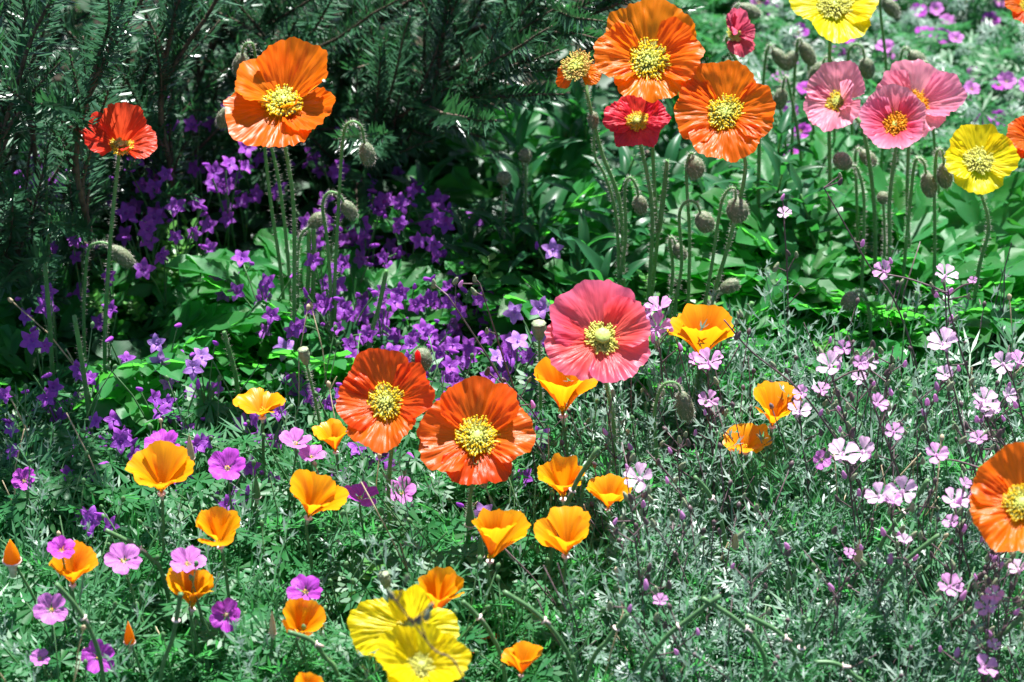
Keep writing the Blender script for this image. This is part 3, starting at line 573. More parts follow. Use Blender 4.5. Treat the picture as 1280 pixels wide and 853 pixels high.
for k, (lb, c, d, foot, form, t, l) in enumerate(CAL): cal(lb, c, d, foot, form, t, l, seed=k + 1)

V, F = [], []; lathe(V, F, [(.5, -1), (1, -.92), (.9, -.55), (.75, -.1), (.5, .35), (.2, .75), (.03, 1)], 9); CAPB = {m: mesh('cap', V, F, M[m]) for m in ('cap', 'stem_lt')}
Vg = [v.copy() for v in V]; CAPB['gold'] = mesh('closed_petals', Vg, F, M['gold'], [(.5, .5 + .3 * v.z) for v in Vg])
for k, (px, py, w, h, fx, fy, m, lb) in enumerate([
    (341, 776, 10, 34, 338, 850, 'cap', 'tan papery'), (162, 788, 15, 32, 180, 860, 'gold', 'half open orange'), (15, 686, 24, 32, 60, 790, 'gold', 'plump orange'), (321, 606, 11, 34, 316, 680, 'stem_lt', 'slim green'),
    (238, 556, 12, 36, 250, 640, 'cap', 'beige papery'), (1073, 686, 12, 32, 1066, 760, 'cap', 'beige papery'), (588, 640, 14, 34, 580, 710, 'stem_lt', 'stout green'), (764, 514, 12, 32, 768, 600, 'stem_lt', 'slim green'),
    (985, 725, 9, 24, 984, 800, 'stem_lt', 'small green'), (919, 672, 10, 24, 924, 740, 'cap', 'beige papery'), (601, 680, 10, 34, 612, 760, 'stem_lt', 'slim green'), (670, 760, 10, 30, 690, 830, 'stem_lt', 'slim green')]):
    y, P = stem_path([(fx, fy), ((px + fx) / 2, (py + fy) / 2), (px, py + h * .45)], .06); b = P[0].copy()
    root = thing('california_poppy_bud', lb + ' pointed california poppy bud', 'bud', b, 'pointed california poppy buds'); build_stem(root, b, P, .0015, .0012, 'stem_lt', sides=6)
    s = mpp(P[-1]); add('cap', CAPB[m], root, Matrix.Translation(P[-1] - b + Vector((0, 0, h * .45 * s))) @ Matrix.Diagonal((w * .5 * s, w * .5 * s, h * .55 * s, 1))); add('receptacle', RIM, root, Matrix.Translation(P[-1] - b) @ Matrix.Scale(w * 3.4 * s, 4))
for k, pts in enumerate([[(1095, 770), (1112, 720), (1140, 695), (1175, 668)], [(958, 850), (950, 810), (920, 775), (878, 748)], [(997, 850), (992, 815), (972, 790), (934, 769)], [(1085, 870), (1068, 845), (1045, 830), (1018, 828)],
        [(200, 853), (215, 800), (222, 765), (226, 742)], [(690, 690), (705, 640), (722, 600), (748, 560)], [(205, 725), (190, 700), (165, 680), (132, 663)], [(985, 860), (995, 830), (1005, 800), (1012, 775)], [(1180, 840), (1215, 815), (1250, 795), (1280, 770)],
        [(735, 840), (760, 800), (775, 780), (785, 768)], [(630, 838), (612, 790), (592, 765), (578, 752)], [(800, 850), (830, 800), (860, 775), (900, 745)], [(720, 853), (700, 800), (668, 765), (630, 740)], [(1095, 700), (1115, 660), (1140, 630), (1160, 600)],
        [(905, 670), (895, 640), (885, 615), (868, 596)], [(130, 853), (118, 800), (96, 760), (70, 730)], [(425, 853), (405, 820), (388, 800), (360, 790)]]):
    y, P = stem_path(pts, .10); b = P[0].copy(); Q = [p - b for p in catmull(P, 6)]; V, F = [], []; tube(V, F, Q, .0017, .0020, 7)
    root = thing('california_poppy_pod', 'curved green california poppy seed pod on its stalk', 'seed pod', b, 'curved california poppy seed pods'); add('pod', mesh('pod', V, F, M['stem_lt']), root)
    add('receptacle', RIM, root, Matrix.Translation(Q[len(Q) * 2 // 3]) @ Vector((0, 0, 1)).rotation_difference(Q[-1] - Q[-5]).to_matrix().to_4x4() @ Matrix.Scale(.022, 4))

# ------------------------------------------------------------------ five petalled flowers: bellflower, cranesbill, mallow
def small_petals(mat, A, e0, e1, crease, n, round_, notch, claw, nu=8, nv=6, curl=0.):
    o = []
    for k in range(n):
        V, F, uv = petal(1., R(A), R(e0), R(e1), 40 + k * 5 + A, crease, crease, nu, nv, claw, .03, curl, notch, round_); o.append(mesh('petal', V, F, M[mat], uv))
    return o
def star_petals(mat, n=3):
    o = []
    for k in range(n):
        V, F, uv = [], [], []; g = random.Random(k)
        for j in range(7):
            v = j / 6; w = .34 * (math.sin(math.pi * min(1, .25 + v * .75)) ** .8) if v < 1 else .02; e = 60 - 75 * v
            x = v; z = .34 * math.sin(min(1, v * 1.3) * math.pi / 2) - .10 * v * v
            for u in (-1, 0, 1): V.append(Vector((x, u * w * (1 if v > .1 else .8), z + .10 * abs(u) * (1 - v) + .02 * g.uniform(-1, 1)))); uv.append((u * .5 + .5, v))
        for j in range(6):
            for i in range(2): F.append((j * 3 + i, j * 3 + i + 1, j * 3 + 4 + i, j * 3 + 3 + i))
        o.append(mesh('petal', V, F, M[mat], uv))
    return o
STAR = {c: star_petals(c) for c in ('violet', 'lilac')}
CRANE = {c: small_petals(c, 38, 40, 8, .08, 4, .24, .06, .40, 10, 8) for c in ('magenta', 'orchid')}
MALLOW = {c: small_petals(c, 31, 42, 14, .07, 3, .16, .10, .5) for c in ('blush', 'mauve')}
def throat_mesh(mat, cmat):
    V, F = [], []; lathe(V, F, [(.03, -.75), (.10, -.62), (.14, -.35), (.17, -.1), (.20, .10), (.12, .12), (.05, .22), (.03, .42)], 8); m = mesh('flower', V, F, M[mat], [(.5, .6)] * len(V)); m.materials.append(M[cmat])
    for p in m.polygons:
        if p.center.z < -.5: p.material_index = 1
    return m
THR = {c: throat_mesh(c, 'stem_lt') for c in ('violet', 'lilac', 'blush', 'mauve')}
V, F = [], []; lathe(V, F, [(.3, -1), (.75, -.7), (.8, -.2), (.62, .3), (.4, .8), (.1, 1)], 7); SBUD = {c: mesh('bud', V, F, M[c], [(.5, .8)] * len(V)) for c in ('violet', 'mauve', 'blush')}; SBUD['stem_dk'] = mesh('bud', V, F, M['stem_dk']); SBUD['podgrey'] = mesh('bud', V, F, M['podgrey'])
def five(root, base, pos, n, r, petals, thr, rng):
    B = Matrix.Translation(pos - base) @ basis(n, rng.random() * 6.28)
    f = add('flower', thr, root, B @ Matrix.Scale(r, 4))
    for k in range(5): add('petal', rng.choice(petals), f, Matrix.Rotation(R(72 * k + rng.uniform(-5, 5)), 4, 'Z') @ Matrix.Translation((.06, 0, 0)) @ Matrix.Rotation(R(rng.uniform(-12, 12)), 4, 'Y'))
    return f
rb = random.Random(77)
def bell_sprig(px, py, z, n, col, label, group='violet bellflowers', spread=30, size=(20, 29), buds=1):
    """a trailing bellflower stem with n star flowers around the pixel point"""
    heads = []
    for k in range(n):
        qx, qy = (px, py) if k == 0 else (px + rb.gauss(0, spread), py + rb.gauss(0, spread * .8))
        heads.append(atz(qx, qy, z + rb.uniform(-.015, .015)))
    b = heads[0].copy(); b.y += .02; b.x += rb.uniform(-.02, .02); b.z = ground_z(b.x, b.y) - .008; root = thing('bellflower_sprig', label, 'bellflower', b, group)
    V, F = [], []; node = b.lerp(heads[0], .55) + Vector((0, .006, 0))
    ends = list(heads)
    for k in range(buds): ends.append(heads[0] + Vector((rb.uniform(-.025, .025), rb.uniform(-.01, .02), rb.uniform(-.01, .02))))
    dirs = []
    for k, h in enumerate(ends):
        nrm = Vector((rb.uniform(-.7, .7), -rb.uniform(.3, 1.1), rb.uniform(.25, 1.))).normalized(); dirs.append(nrm)
        tip = h - nrm * .006 if k < n else h; tube(V, F, [p - b for p in catmull([b if k == 0 else node, node + (tip - node) * .5 + Vector((0, 0, .006)) if k else node, tip], 3)], .0011, .0007, 4)
    add('stem', mesh('stem', V, F, M['stem_lt']), root)
    for k, h in enumerate(heads): five(root, b, h, dirs[k], rb.uniform(*size) * .5 * mpp(h), STAR[col], THR[col], rb)
    for h, d in zip(ends[n:], dirs[n:]):
        add('bud', SBUD['violet'], root, Matrix.Translation(h - b) @ basis(d) @ Matrix.Diagonal((.0026, .0026, .0075, 1)))
    return root
LBV = 'violet bellflower sprig in the shade of the rosemary'
for cx, cy, rx, ry, n, z in ((120, 230, 50, 40, 4, .12), (110, 400, 70, 60, 5, .11), (60, 480, 50, 60, 3, .10), (130, 600, 60, 40, 4, .09), (540, 430, 60, 60, 6, .08), (530, 520, 60, 40, 5, .08), (440, 330, 30, 40, 4, .09), (205, 195, 40, 45, 10, .16), (180, 270, 60, 40, 6, .14), (75, 290, 40, 60, 4, .16), (480, 320, 45, 40, 9, .10), (510, 365, 40, 30, 9, .08), (560, 400, 60, 35, 8, .08), (480, 440, 60, 45, 10, .08), (570, 470, 60, 40, 10, .09),
        (620, 520, 40, 35, 5, .09), (215, 500, 22, 40, 7, .10), (290, 300, 60, 40, 5, .12), (390, 240, 60, 50, 7, .12), (500, 240, 60, 45, 3, .10), (150, 540, 50, 30, 4, .09), (300, 470, 40, 30, 3, .08), (240, 250, 40, 40, 3, .12), (310, 560, 70, 30, 5, .09), (470, 580, 60, 40, 4, .08), (60, 590, 40, 30, 3, .08)):
    for k in range(n * 5 // 4 + 1): bell_sprig(cx + rb.gauss(0, rx * 1.0), cy + rb.gauss(0, ry * 1.0), z + rb.uniform(-.03, .02), rb.choice((1, 2, 2, 3)), 'violet', LBV)
for px, py, z, n, col, lb in ((499, 255, .11, 1, 'violet', 'single violet bellflower alone against the dark'), (590, 277, .10, 1, 'violet', 'small violet bellflower opposite the scalloped leaves'), (691, 313, .13, 1, 'lilac', 'pale lilac bellflower in front of the lance leaves'),
        (185, 287, .14, 1, 'violet', 'violet star bellflower hanging between scarlet poppy and rosemary'), (57, 386, .14, 2, 'violet', 'pair of violet bellflowers beside a tall bare poppy stem'), (57, 497, .10, 1, 'violet', 'violet bellflower over dark drooping leaves'),
        (197, 430, .13, 2, 'lilac', 'lilac bellflowers with pointed petals above the violet cluster'), (252, 447, .14, 2, 'lilac', 'two pale bellflowers on a dusky stem beside lobed leaves'), (112, 648, .10, 1, 'violet', 'violet bellflower low in front of the deepest shade'),
        (355, 437, .11, 1, 'lilac', 'small bellflower in front of the sunlit lobed leaves'), (647, 428, .12, 2, 'lilac', 'lilac bellflowers left of the salmon pink poppy'), (676, 385, .14, 2, 'lilac', 'lilac bellflowers crowning the stout poppy seed head'),
        (620, 448, .10, 1, 'lilac', 'pale bellflower among violet ones near bare twigs'), (605, 640, .09, 2, 'lilac', 'lilac bellflowers under the wide vermilion poppy'), (150, 548, .10, 2, 'violet', 'violet bellflowers above the wide golden california poppy')):
    bell_sprig(px, py, z, n, col, lb, 'bellflowers standing apart', 16, (26, 34), 1)

CSTM = make_stamens('stamens', 7, 8, .05, .16, .25, .03, M['stamen_o'], M['filament']); rc = random.Random(5)
def cranesbill(px, py, w, col, label, z=.15, t=30, l=0):
    h = atz(px, py, z); n = axis_of(t, l); b = h + Vector((rc.uniform(-.02, .02), .015, 0)); b.z = ground_z(b.x, b.y) - .008; root = thing('cranesbill_flower', label, 'cranesbill', b, 'cranesbill flowers')
    P = [b, b.lerp(h, .6) + Vector((0, .008, 0)), h - n * .012, h]; build_stem(root, b, P, .0011, .0008, 'stem_lt', 60, .002, int(px), 5); B = Matrix.Translation(h - b) @ basis(n, rc.random() * 6); r = w * .5 * mpp(h)
    for k in range(5): add('petal', rc.choice(CRANE[col]), root, B @ Matrix.Translation((0, 0, .03 * r * (k % 2))) @ Matrix.Rotation(R(72 * k), 4, 'Z') @ Matrix.Rotation(R(rc.uniform(-10, 10)), 4, 'Y') @ Matrix.Scale(r, 4))
    o = add('stamens', CSTM, root, B @ Matrix.Scale(r, 4)); o['kind'] = 'stuff'
for a in ((204, 561, 48, 'magenta', 'magenta cranesbill just above the wide golden california poppy', .15, 12), (284, 588, 52, 'magenta', 'vivid magenta cranesbill open beside a wide golden cup', .16, 26), (369, 557, 42, 'orchid', 'pink cranesbill seen edge on left of an orange cup', .15, 4), (390, 574, 38, 'orchid', 'pink cranesbill lower of an edge on pair', .14, 6),
        (450, 626, 48, 'magenta', 'magenta cranesbill beside the tilted deep orange cup', .14, 4), (31, 602, 34, 'magenta', 'magenta cranesbill in front of the dark drooping leaves', .12, 30), (155, 703, 48, 'orchid', 'orchid pink cranesbill between two golden cups', .15, 22), (235, 708, 48, 'orchid', 'orchid pink cranesbill touching the wavy rimmed golden cup', .16, 14),
        (77, 690, 38, 'magenta', 'purple cranesbill peeping over a golden cup', .16, 20), (64, 764, 44, 'orchid', 'orchid pink cranesbill below a golden cup', .13, 40), (382, 742, 46, 'magenta', 'magenta cranesbill right above the small ruffled cup', .14, 26), (283, 769, 44, 'magenta', 'magenta cranesbill turned aside below a wavy golden cup', .12, 50),
        (124, 822, 44, 'magenta', 'magenta cranesbill low among the foliage with loose petals', .10, 46), (50, 824, 26, 'orchid', 'small orchid cranesbill half closed', .10, 30), (502, 617, 40, 'orchid', 'pink cranesbill behind the stems of the vermilion poppies', .10, 30), (1027, 575, 26, 'orchid', 'small orchid cranesbill beside white mallow flowers', .14, 50)): cranesbill(*a)
rc2 = random.Random(12)
for k in range(70):
    px, py = rc2.uniform(930, 1290), rc2.uniform(-20, 210)
    if 1010 < px < 1200 and py > 70: continue
    cranesbill(px, py, rc2.uniform(20, 28), rc2.choice(('magenta', 'orchid', 'magenta')), 'small cranesbill flower in the sunny ground cover behind the poppies', .06 + rc2.random() * .04, rc2.uniform(10, 50))
for px, py in ((1245, 268), (1255, 272), (1238, 160), (1248, 150), (1228, 155), (965, 12), (1148, 17), (1238, 27)): cranesbill(px, py, 24, 'magenta', 'small cranesbill flower in the sunny ground cover behind the poppies', .07, 30)

rm = random.Random(31)
def mallow(path, heads, label, zb=.10, buds=5, tw=.0011):
    """dusky branching stem; heads = (px, py, width, colour)"""
    y, P = stem_path(path, zb); b = P[0].copy(); root = thing('mallow_sprig', label, 'mallow', b, 'pale pink mallow sprigs'); C = catmull(P, 6); V, F = [], []; tube(V, F, [p - b for p in C], tw, tw * .6, 5)
    fl, bd = [], []
    for px, py, w, col in heads:
        h = aty(px, py, y - rm.uniform(0, .02)); n = Vector((rm.uniform(-.5, .5), -rm.uniform(.1, .7), 1)).normalized(); q = min(C[3:], key=lambda p: (p - h).length + max(0, p.z - h.z + .02) * 3)
        tip = h - n * (.5 * w * .5 * mpp(h)); tube(V, F, [p - b for p in catmull([q, q.lerp(tip, .55) + Vector((0, .004, .0)), tip], 3)], .0009, .0007, 4); fl.append((h, n, w, col))
    for k in range(buds):
        q = C[rm.randrange(len(C) // 2, len(C))]; h = q + Vector((rm.uniform(-.016, .016), rm.uniform(-.012, .012), rm.uniform(.004, .02))); tube(V, F, [q - b, h - b], .0007, .0005, 4, False); bd.append(h)
    add('stem', mesh('stem', V, F, M['stem_dk']), root)
    for h, n, w, col in fl: five(root, b, h, n, w * .5 * mpp(h), MALLOW[col], THR[col], rm)
    for h in bd:
        s = rm.uniform(.8, 1.3); add('bud', SBUD[rm.choice(('stem_dk', 'podgrey', 'podgrey', 'mauve'))], root, Matrix.Translation(h - b) @ basis(Vector((rm.uniform(-.5, .5), rm.uniform(-.5, .2), 1)).normalized()) @ Matrix.Diagonal((.0024 * s, .0024 * s, .0040 * s, 1)))
MAL = [
 ('pale pink mallow leaning away on a long dark stem', [(1230, 640), (1205, 540), (1182, 440)], [(1180, 432, 40, 'blush')]), ('mallow sprig with one round pink flower before lobed leaves', [(1186, 520), (1184, 430), (1181, 352)], [(1181, 346, 30, 'blush'), (1105, 340, 26, 'mauve')]),
 ('mallow sprig with a cup shaped blush flower over clustered buds', [(1080, 640), (1060, 540), (1038, 465)], [(1038, 459, 36, 'blush'), (1055, 437, 22, 'mauve'), (1080, 460, 16, 'mauve')]), ('mallow with a lone pale flower reaching towards the bright side', [(1262, 640), (1246, 570), (1230, 508)], [(1230, 503, 34, 'blush')]),
 ('mallow sprig carrying two pale flowers close together', [(1290, 580), (1275, 510), (1262, 460)], [(1254, 456, 30, 'blush'), (1274, 454, 30, 'mauve')]), ('mallow sprig with two white flowers wide open', [(1070, 680), (1064, 620), (1062, 572)], [(1052, 570, 40, 'blush'), (1079, 566, 36, 'blush')]),
 ('mallow sprig with three pale flowers clustered in the sun', [(1130, 740), (1120, 680), (1112, 628)], [(1100, 622, 34, 'blush'), (1128, 616, 38, 'blush'), (1116, 628, 24, 'mauve')]), ('mallow sprig with a notched pale flower near the ragged poppy', [(1215, 740), (1205, 690), (1194, 634)], [(1192, 628, 34, 'blush'), (1190, 655, 22, 'mauve')]),
 ('mallow with pink flower facing up near the lowest pods', [(1228, 853), (1234, 810), (1235, 766)], [(1235, 760, 30, 'mauve'), (1242, 808, 18, 'mauve')]), ('low mallow with lilac pink flower near the bed edge', [(1232, 900), (1230, 870), (1229, 842)], [(1229, 836, 34, 'mauve')]),
 ('mallow sprig with dark branches and small pink flowers', [(1160, 690), (1130, 610), (1095, 515), (1060, 420)], [(1117, 541, 24, 'mauve'), (1096, 506, 26, 'mauve'), (1075, 455, 20, 'mauve')]), ('mallow sprig with one half closed pink flower', [(1250, 690), (1238, 620), (1224, 555)], [(1223, 550, 22, 'mauve'), (1170, 570, 30, 'mauve')]),
 ('mallow with narrow lilac petals beside the orange cups', [(812, 690), (806, 650), (801, 606)], [(800, 600, 38, 'blush')]), ('mallow with two tall lilac flowers right of the salmon poppy', [(830, 510), (827, 460), (823, 418)], [(824, 387, 34, 'mauve'), (822, 411, 36, 'mauve'), (810, 392, 24, 'mauve')]),
 ('mallow flower hidden behind a golden california poppy', [(893, 560), (888, 510), (884, 462)], [(886, 455, 36, 'mauve'), (868, 452, 22, 'mauve')]), ('mallow with one small rosy flower under the golden cup', [(892, 590), (888, 545), (885, 508)], [(886, 502, 26, 'mauve')]),
 ('white mallow flower right of the flared california poppy', [(1010, 610), (1004, 560), (1000, 520)], [(998, 516, 30, 'blush'), (1002, 492, 20, 'mauve')]), ('slender mallow with one tiny flower in front of the lance leaves', [(985, 430), (984, 340), (980, 275)], [(980, 268, 18, 'blush')]),
 ('sparse mallow with pink flower facing down the slope', [(1190, 800), (1186, 770), (1185, 742)], [(1187, 735, 34, 'mauve')]), ('pale mallow beneath the ragged orange poppy', [(1262, 740), (1266, 700), (1266, 668)], [(1266, 662, 34, 'blush')]), ('bare mallow twig slanting across pale foliage', [(1075, 610), (1010, 500), (940, 440), (905, 400)], []),
 ('dark mallow twig with buds before lobed leaves', [(1150, 480), (1120, 380), (1085, 330), (1030, 235)], []), ('dark mallow twig forked with withered heads', [(690, 600), (650, 520), (612, 450), (560, 370)], []), ('dark mallow twig beside another forked one', [(665, 560), (630, 450), (600, 355)], []),
 ('mallow twig with closed purple buds', [(1280, 600), (1230, 520), (1190, 400), (1185, 360)], [(1216, 352, 12, 'mauve')]), ('dark twig with grey seed cases lying over the yellow poppies', [(585, 870), (540, 810), (505, 765), (490, 742)], []),
]
for lb, path, heads in MAL: mallow(path, heads, lb, .24 if 'yellow poppies' in lb else .10, tw=.0008 if 'yellow poppies' in lb else .0011)
for k in range(48):
    px, py = rm.uniform(770, 1290), rm.uniform(540, 870); dx = rm.uniform(-60, 60); hy = rm.uniform(80, 160)
    if any(abs(px + dx * f_ - cx_) < 48 and abs(py - hy * f_ - cy_) < 42 for f_ in (.3, .5, .7, .85, 1) for cx_, cy_ in ((966, 513), (930, 552), (878, 428))): continue
    hd = [(px + dx, py - hy, rm.uniform(16, 26), rm.choice(('mauve', 'blush')))] if k % 3 == 0 else []
    mallow([(px, py), (px + dx * .4, py - hy * .55), (px + dx, py - hy)], hd, 'thin mallow shoot with dusky stem and small buds', .09, rm.randint(3, 7), .0008)

# ------------------------------------------------------------------ leaves one can tell apart: poppy clumps, lance leaved plants
rl = random.Random(9)
for px, py, n, s, lb in ((405, 490, 34, 1.25, 'bright sunlit poppy leaf clump under the wide orange poppy'), (350, 510, 16, .8, 'poppy leaf clump in front of the sunlit one'), (460, 490, 22, 1.0, 'poppy leaf clump behind a cut stem'), (110, 500, 22, 1.3, 'shaded poppy leaf clump under the small scarlet poppy'), (150, 560, 12, 1., 'shaded poppy leaf clump with long drooping leaves'), (50, 590, 10, 1., 'dark poppy leaf clump over bare shade'), (240, 520, 12, .85, 'dim poppy leaf clump behind the wide golden cup'),
        (640, 350, 22, 1.25, 'shaded poppy leaf clump under round upright buds'), (720, 340, 12, .9, 'poppy leaf clump among lance leaves'), (800, 450, 24, 1.0, 'poppy leaf clump around the tall stems of the very large orange poppy'), (870, 480, 22, 1.15, 'pale poppy leaf clump behind a golden cup'), (935, 490, 20, 1.2, 'sunlit poppy leaf clump with a wide bright leaf'), (1010, 440, 24, 1.3, 'poppy leaf clump shaded by the slender mallow'),
        (1080, 430, 26, 1.35, 'broad poppy leaf clump beneath the pink poppies'), (1135, 470, 24, 1.2, 'poppy leaf clump with a pale folded leaf'), (1190, 410, 24, 1.3, 'poppy leaf clump beneath the bright yellow poppy'), (1255, 410, 20, 1.3, 'poppy leaf clump at the sunny end of the bed'), (1010, 340, 16, 1.2, 'poppy leaf clump under the thicket of buds'), (1105, 340, 16, 1.2, 'poppy leaf clump behind pink poppy stems'), (330, 600, 8, .7, 'grey poppy leaf clump under a shallow orange cup'), (560, 560, 8, .7, 'poppy leaf clump behind vermilion poppies'), (905, 800, 5, .8, 'poppy leaf clump low in the mallow foliage')):
    p = atz(px, py, 0.); p.z = ground_z(p.x, p.y) - .004; tuft('poppy_leaf_clump', lb, 'leaves', 'poppy leaf clumps', 'lobed', p, n, rl, s * .85, s * 1.25, .05, .35)
def lance_plant(px, py, H, label):
    p = atz(px, py, 0.); p.z = ground_z(p.x, p.y) - .005; root = thing('lance_leaved_plant', label, 'plant', p, 'lance leaved plants'); P = [Vector((0, 0, 0))]; d = Vector((rl.uniform(-.2, .2), rl.uniform(-.35, .05), 1)).normalized()
    for k in range(6): P.append(P[-1] + d * (H / 6)); d = (d + Vector((rl.uniform(-.1, .1), rl.uniform(-.1, .1), 0))).normalized()
    V, F = [], []; tube(V, F, P, .0022, .0012, 6); add('stem', mesh('stem', V, F, M['stem']), root); n = int(H / .0085)
    for k in range(n):
        f = .12 + .88 * (k + 1) / n; i = min(5, int(f * 6)); q = P[i].lerp(P[i + 1], min(1, f * 6 - i)); a = k * 2.4 + rl.uniform(-.3, .3); s = (1.15 - .6 * f) * rl.uniform(.85, 1.2)
        add('leaf', rl.choice(MESH['lance']), root, Matrix.Translation(q) @ Matrix.Rotation(a, 4, 'Z') @ Matrix.Rotation(rl.uniform(-.25, .2) + .35 * (f - .5), 4, 'X') @ Matrix.Scale(s, 4))
LPL = 'leafy plant with long dark lance shaped leaves behind the tall poppies'
for px, py in ((600, 400), (640, 430), (680, 420), (720, 440), (760, 450), (800, 400), (850, 400), (900, 390), (930, 360), (960, 420), (990, 380), (700, 350), (760, 340), (820, 330), (880, 320), (940, 310), (650, 340), (560, 330), (740, 270), (820, 260), (690, 280), (620, 280), (900, 260), (1030, 380), (520, 230), (600, 220)):
    lance_plant(px + rl.uniform(-12, 12), py + rl.uniform(-10, 10), rl.uniform(.10, .17), LPL)

# ------------------------------------------------------------------ rosemary
def sprig(seed, L):
    """rosemary shoot along +Z: woody stem and needles in dense whorls"""
    g = random.Random(seed); P = [Vector((0, 0, 0))]; d = Vector((0, 0, 1))
    for k in range(8): d = (d + Vector((g.uniform(-.10, .10), g.uniform(-.10, .10), 0))).normalized(); P.append(P[-1] + d * (L / 8))
    V, F = [], []; tube(V, F, P, .0024, .0009, 5); st = mesh('branch', V, F, M['bark']); V, F = [], []; n = int(L / .0014)
    for k in range(n):
        f = .06 + .94 * k / n; i = min(7, int(f * 8)); p = P[i].lerp(P[i + 1], f * 8 - i); t = (P[i + 1] - P[i]).normalized(); a = k * 2.1 + g.uniform(-.4, .4); x = t.orthogonal().normalized(); y = t.cross(x); o = x * math.cos(a) + y * math.sin(a)
        up = .55 + .9 * f ** 3; d = (o + t * up * g.uniform(.4, 1.7) + Vector((g.uniform(-.3, .3), g.uniform(-.3, .3), g.uniform(-.3, .3)))).normalized(); ln = .023 * g.uniform(.6, 1.2) * (1 - .45 * f ** 4); s = d.cross(t).normalized(); w = .0029; b = len(V); c = t * (ln * .16)
        m1 = p + d * ln * .5; e = p + d * ln + c
        V += [p - s * w * .3, p + s * w * .3, m1 - s * w * .5 + c * .35, m1 + s * w * .5 + c * .35, e]; F += [(b, b + 1, b + 3, b + 2), (b + 2, b + 3, b + 4)]
    return st, mesh('needles', V, F, M['needle'], smooth=True)
SPR = [sprig(k, .15 + .022 * (k % 5)) for k in range(10)]; rr_ = random.Random(21)
def rosemary(label, base, limbs, per, lean):
    base = Vector(base); base.z = ground_z(base.x, base.y) - .01; root = thing('rosemary_bush', label, 'rosemary', base, 'rosemary bushes')
    for li, pts in enumerate(limbs):
        C = [Vector(p) - base for p in catmull([base, *pts], 6)]; V, F = [], []; tube(V, F, C, .0042, .0016, 7); add('limb', mesh('limb', V, F, M['bark']), root)
        for k in range(per):
            f = .12 + .88 * (k + 1) / per; q = f * (len(C) - 1); i = min(len(C) - 2, int(q)); p = C[i].lerp(C[i + 1], q - i); t = (C[i + 1] - C[i]).normalized()
            d = (t * .8 + Vector((rr_.uniform(-1, 1), rr_.uniform(-1, 1), rr_.uniform(-.6, 1))) * .85 + Vector(lean)).normalized() if k < per - 1 else t
            st, nd = rr_.choice(SPR); b = add('branch', st, root, Matrix.Translation(p) @ Vector((0, 0, 1)).rotation_difference(d).to_matrix().to_4x4() @ Matrix.Rotation(rr_.random() * 6, 4, 'Z') @ Matrix.Scale(rr_.uniform(.75, 1.1), 4))
            n = add('needles', nd, b); n['kind'] = 'stuff'
def limb_px(pts): return [aty(px, py, y) for px, py, y in pts]
rosemary('dense dark rosemary bush reaching round the small scarlet poppy', (-.52, .46, 0), [
    limb_px([(110, 330, .22), (95, 200, .10), (118, 90, .05)]), limb_px([(10, 330, .20), (-15, 250, .10), (8, 150, .06)]), limb_px([(60, 330, .30), (40, 150, .22), (60, 20, .18)]),
    limb_px([(200, 260, .36), (200, 130, .30), (220, 0, .28)]), limb_px([(150, 250, .40), (160, 80, .34)]), limb_px([(-60, 300, .3), (-90, 120, .25)]), limb_px([(30, 380, .25), (20, 300, .14)]),
    [(-.62, .52, .30), (-.66, .50, .62)], [(-.45, .50, .32), (-.40, .46, .64)], [(-.36, .56, .26), (-.30, .54, .46)], [(-.55, .66, .3), (-.52, .66, .68)], [(-.75, .5, .3), (-.85, .42, .5)], [(-.62, .38, .25), (-.60, .28, .46)], [(-.50, .40, .2), (-.46, .30, .46)]], 18, (0, -.18, .65))
rosemary('glinting rosemary bush spreading an arm behind the fading poppy', (-.12, .66, 0), [
    limb_px([(500, 130, .50), (600, 70, .40), (720, 20, .36)]), limb_px([(470, 160, .46), (540, 130, .36), (590, 100, .33)]), limb_px([(420, 160, .54), (430, 100, .50), (470, 20, .46)]), limb_px([(330, 200, .54), (300, 110, .50), (330, 20, .46)]),
    limb_px([(350, 160, .5), (380, 60, .42)]), limb_px([(560, 60, .5), (640, 20, .40), (700, -20, .38)]), limb_px([(440, 220, .44), (500, 180, .38)]), limb_px([(280, 240, .52), (240, 160, .48), (262, 60, .44)]),
    [(-.20, .68, .22), (-.24, .66, .38)], [(-.05, .68, .25), (.0, .62, .48)], [(-.12, .75, .28), (-.10, .74, .56)], [(.03, .66, .2), (.12, .6, .30)], [(-.28, .7, .26), (-.38, .70, .48)]], 18, (0, -.16, .15))

# ------------------------------------------------------------------ foliage tufts and the uncountable rest
def inbox(rng, x0, x1, y0, y1): return rng.uniform(x0, x1), rng.uniform(y0, y1)
def put(rng, n, x0, x1, y0, y1, keep=None):
    out = []
    while len(out) < n:
        px, py = inbox(rng, x0, x1, y0, y1)
        if keep and not keep(px, py): continue
        out.append((px, py))
    return out
clumpy = lambda x, y: nz(x * .016, y * .028, 2.2) > -.12
def gpt(px, py): p = atz(px, py, .0); p.z = ground_z(p.x, p.y) - .003; return p
rt = random.Random(55)
below = lambda x, y: y > 640 - .04 * x + 30 * nz(x * .01, 4.) if x < 640 else y > 585 - .12 * (x - 640)
for px, py in put(rt, 120, -20, 1300, 520, 980, below):
    tuft('feathery_poppy_tuft', 'feathery grey green california poppy leaf tuft between the orange cups', 'leaves', 'feathery poppy leaf tufts', 'frond', gpt(px, py), 9, rt, .7, 1.6, .02, .3)
for px, py in put(rt, 90, -20, 720, 600, 960):
    tuft('cranesbill_leaf_tuft', 'tuft of hand shaped dark green cranesbill leaves', 'leaves', 'cranesbill leaf tufts', 'palm', gpt(px, py), 9, rt, .9, 1.7, .02, .3)
for px, py in put(rt, 48, 740, 1300, 500, 960, below):
    tuft('wiry_mallow_tuft', 'tuft of wiry upright mallow shoots with narrow silvery leaves', 'leaves', 'wiry mallow tufts', 'wisp', gpt(px, py), 5, rt, .8, 1.5, .02, .25)
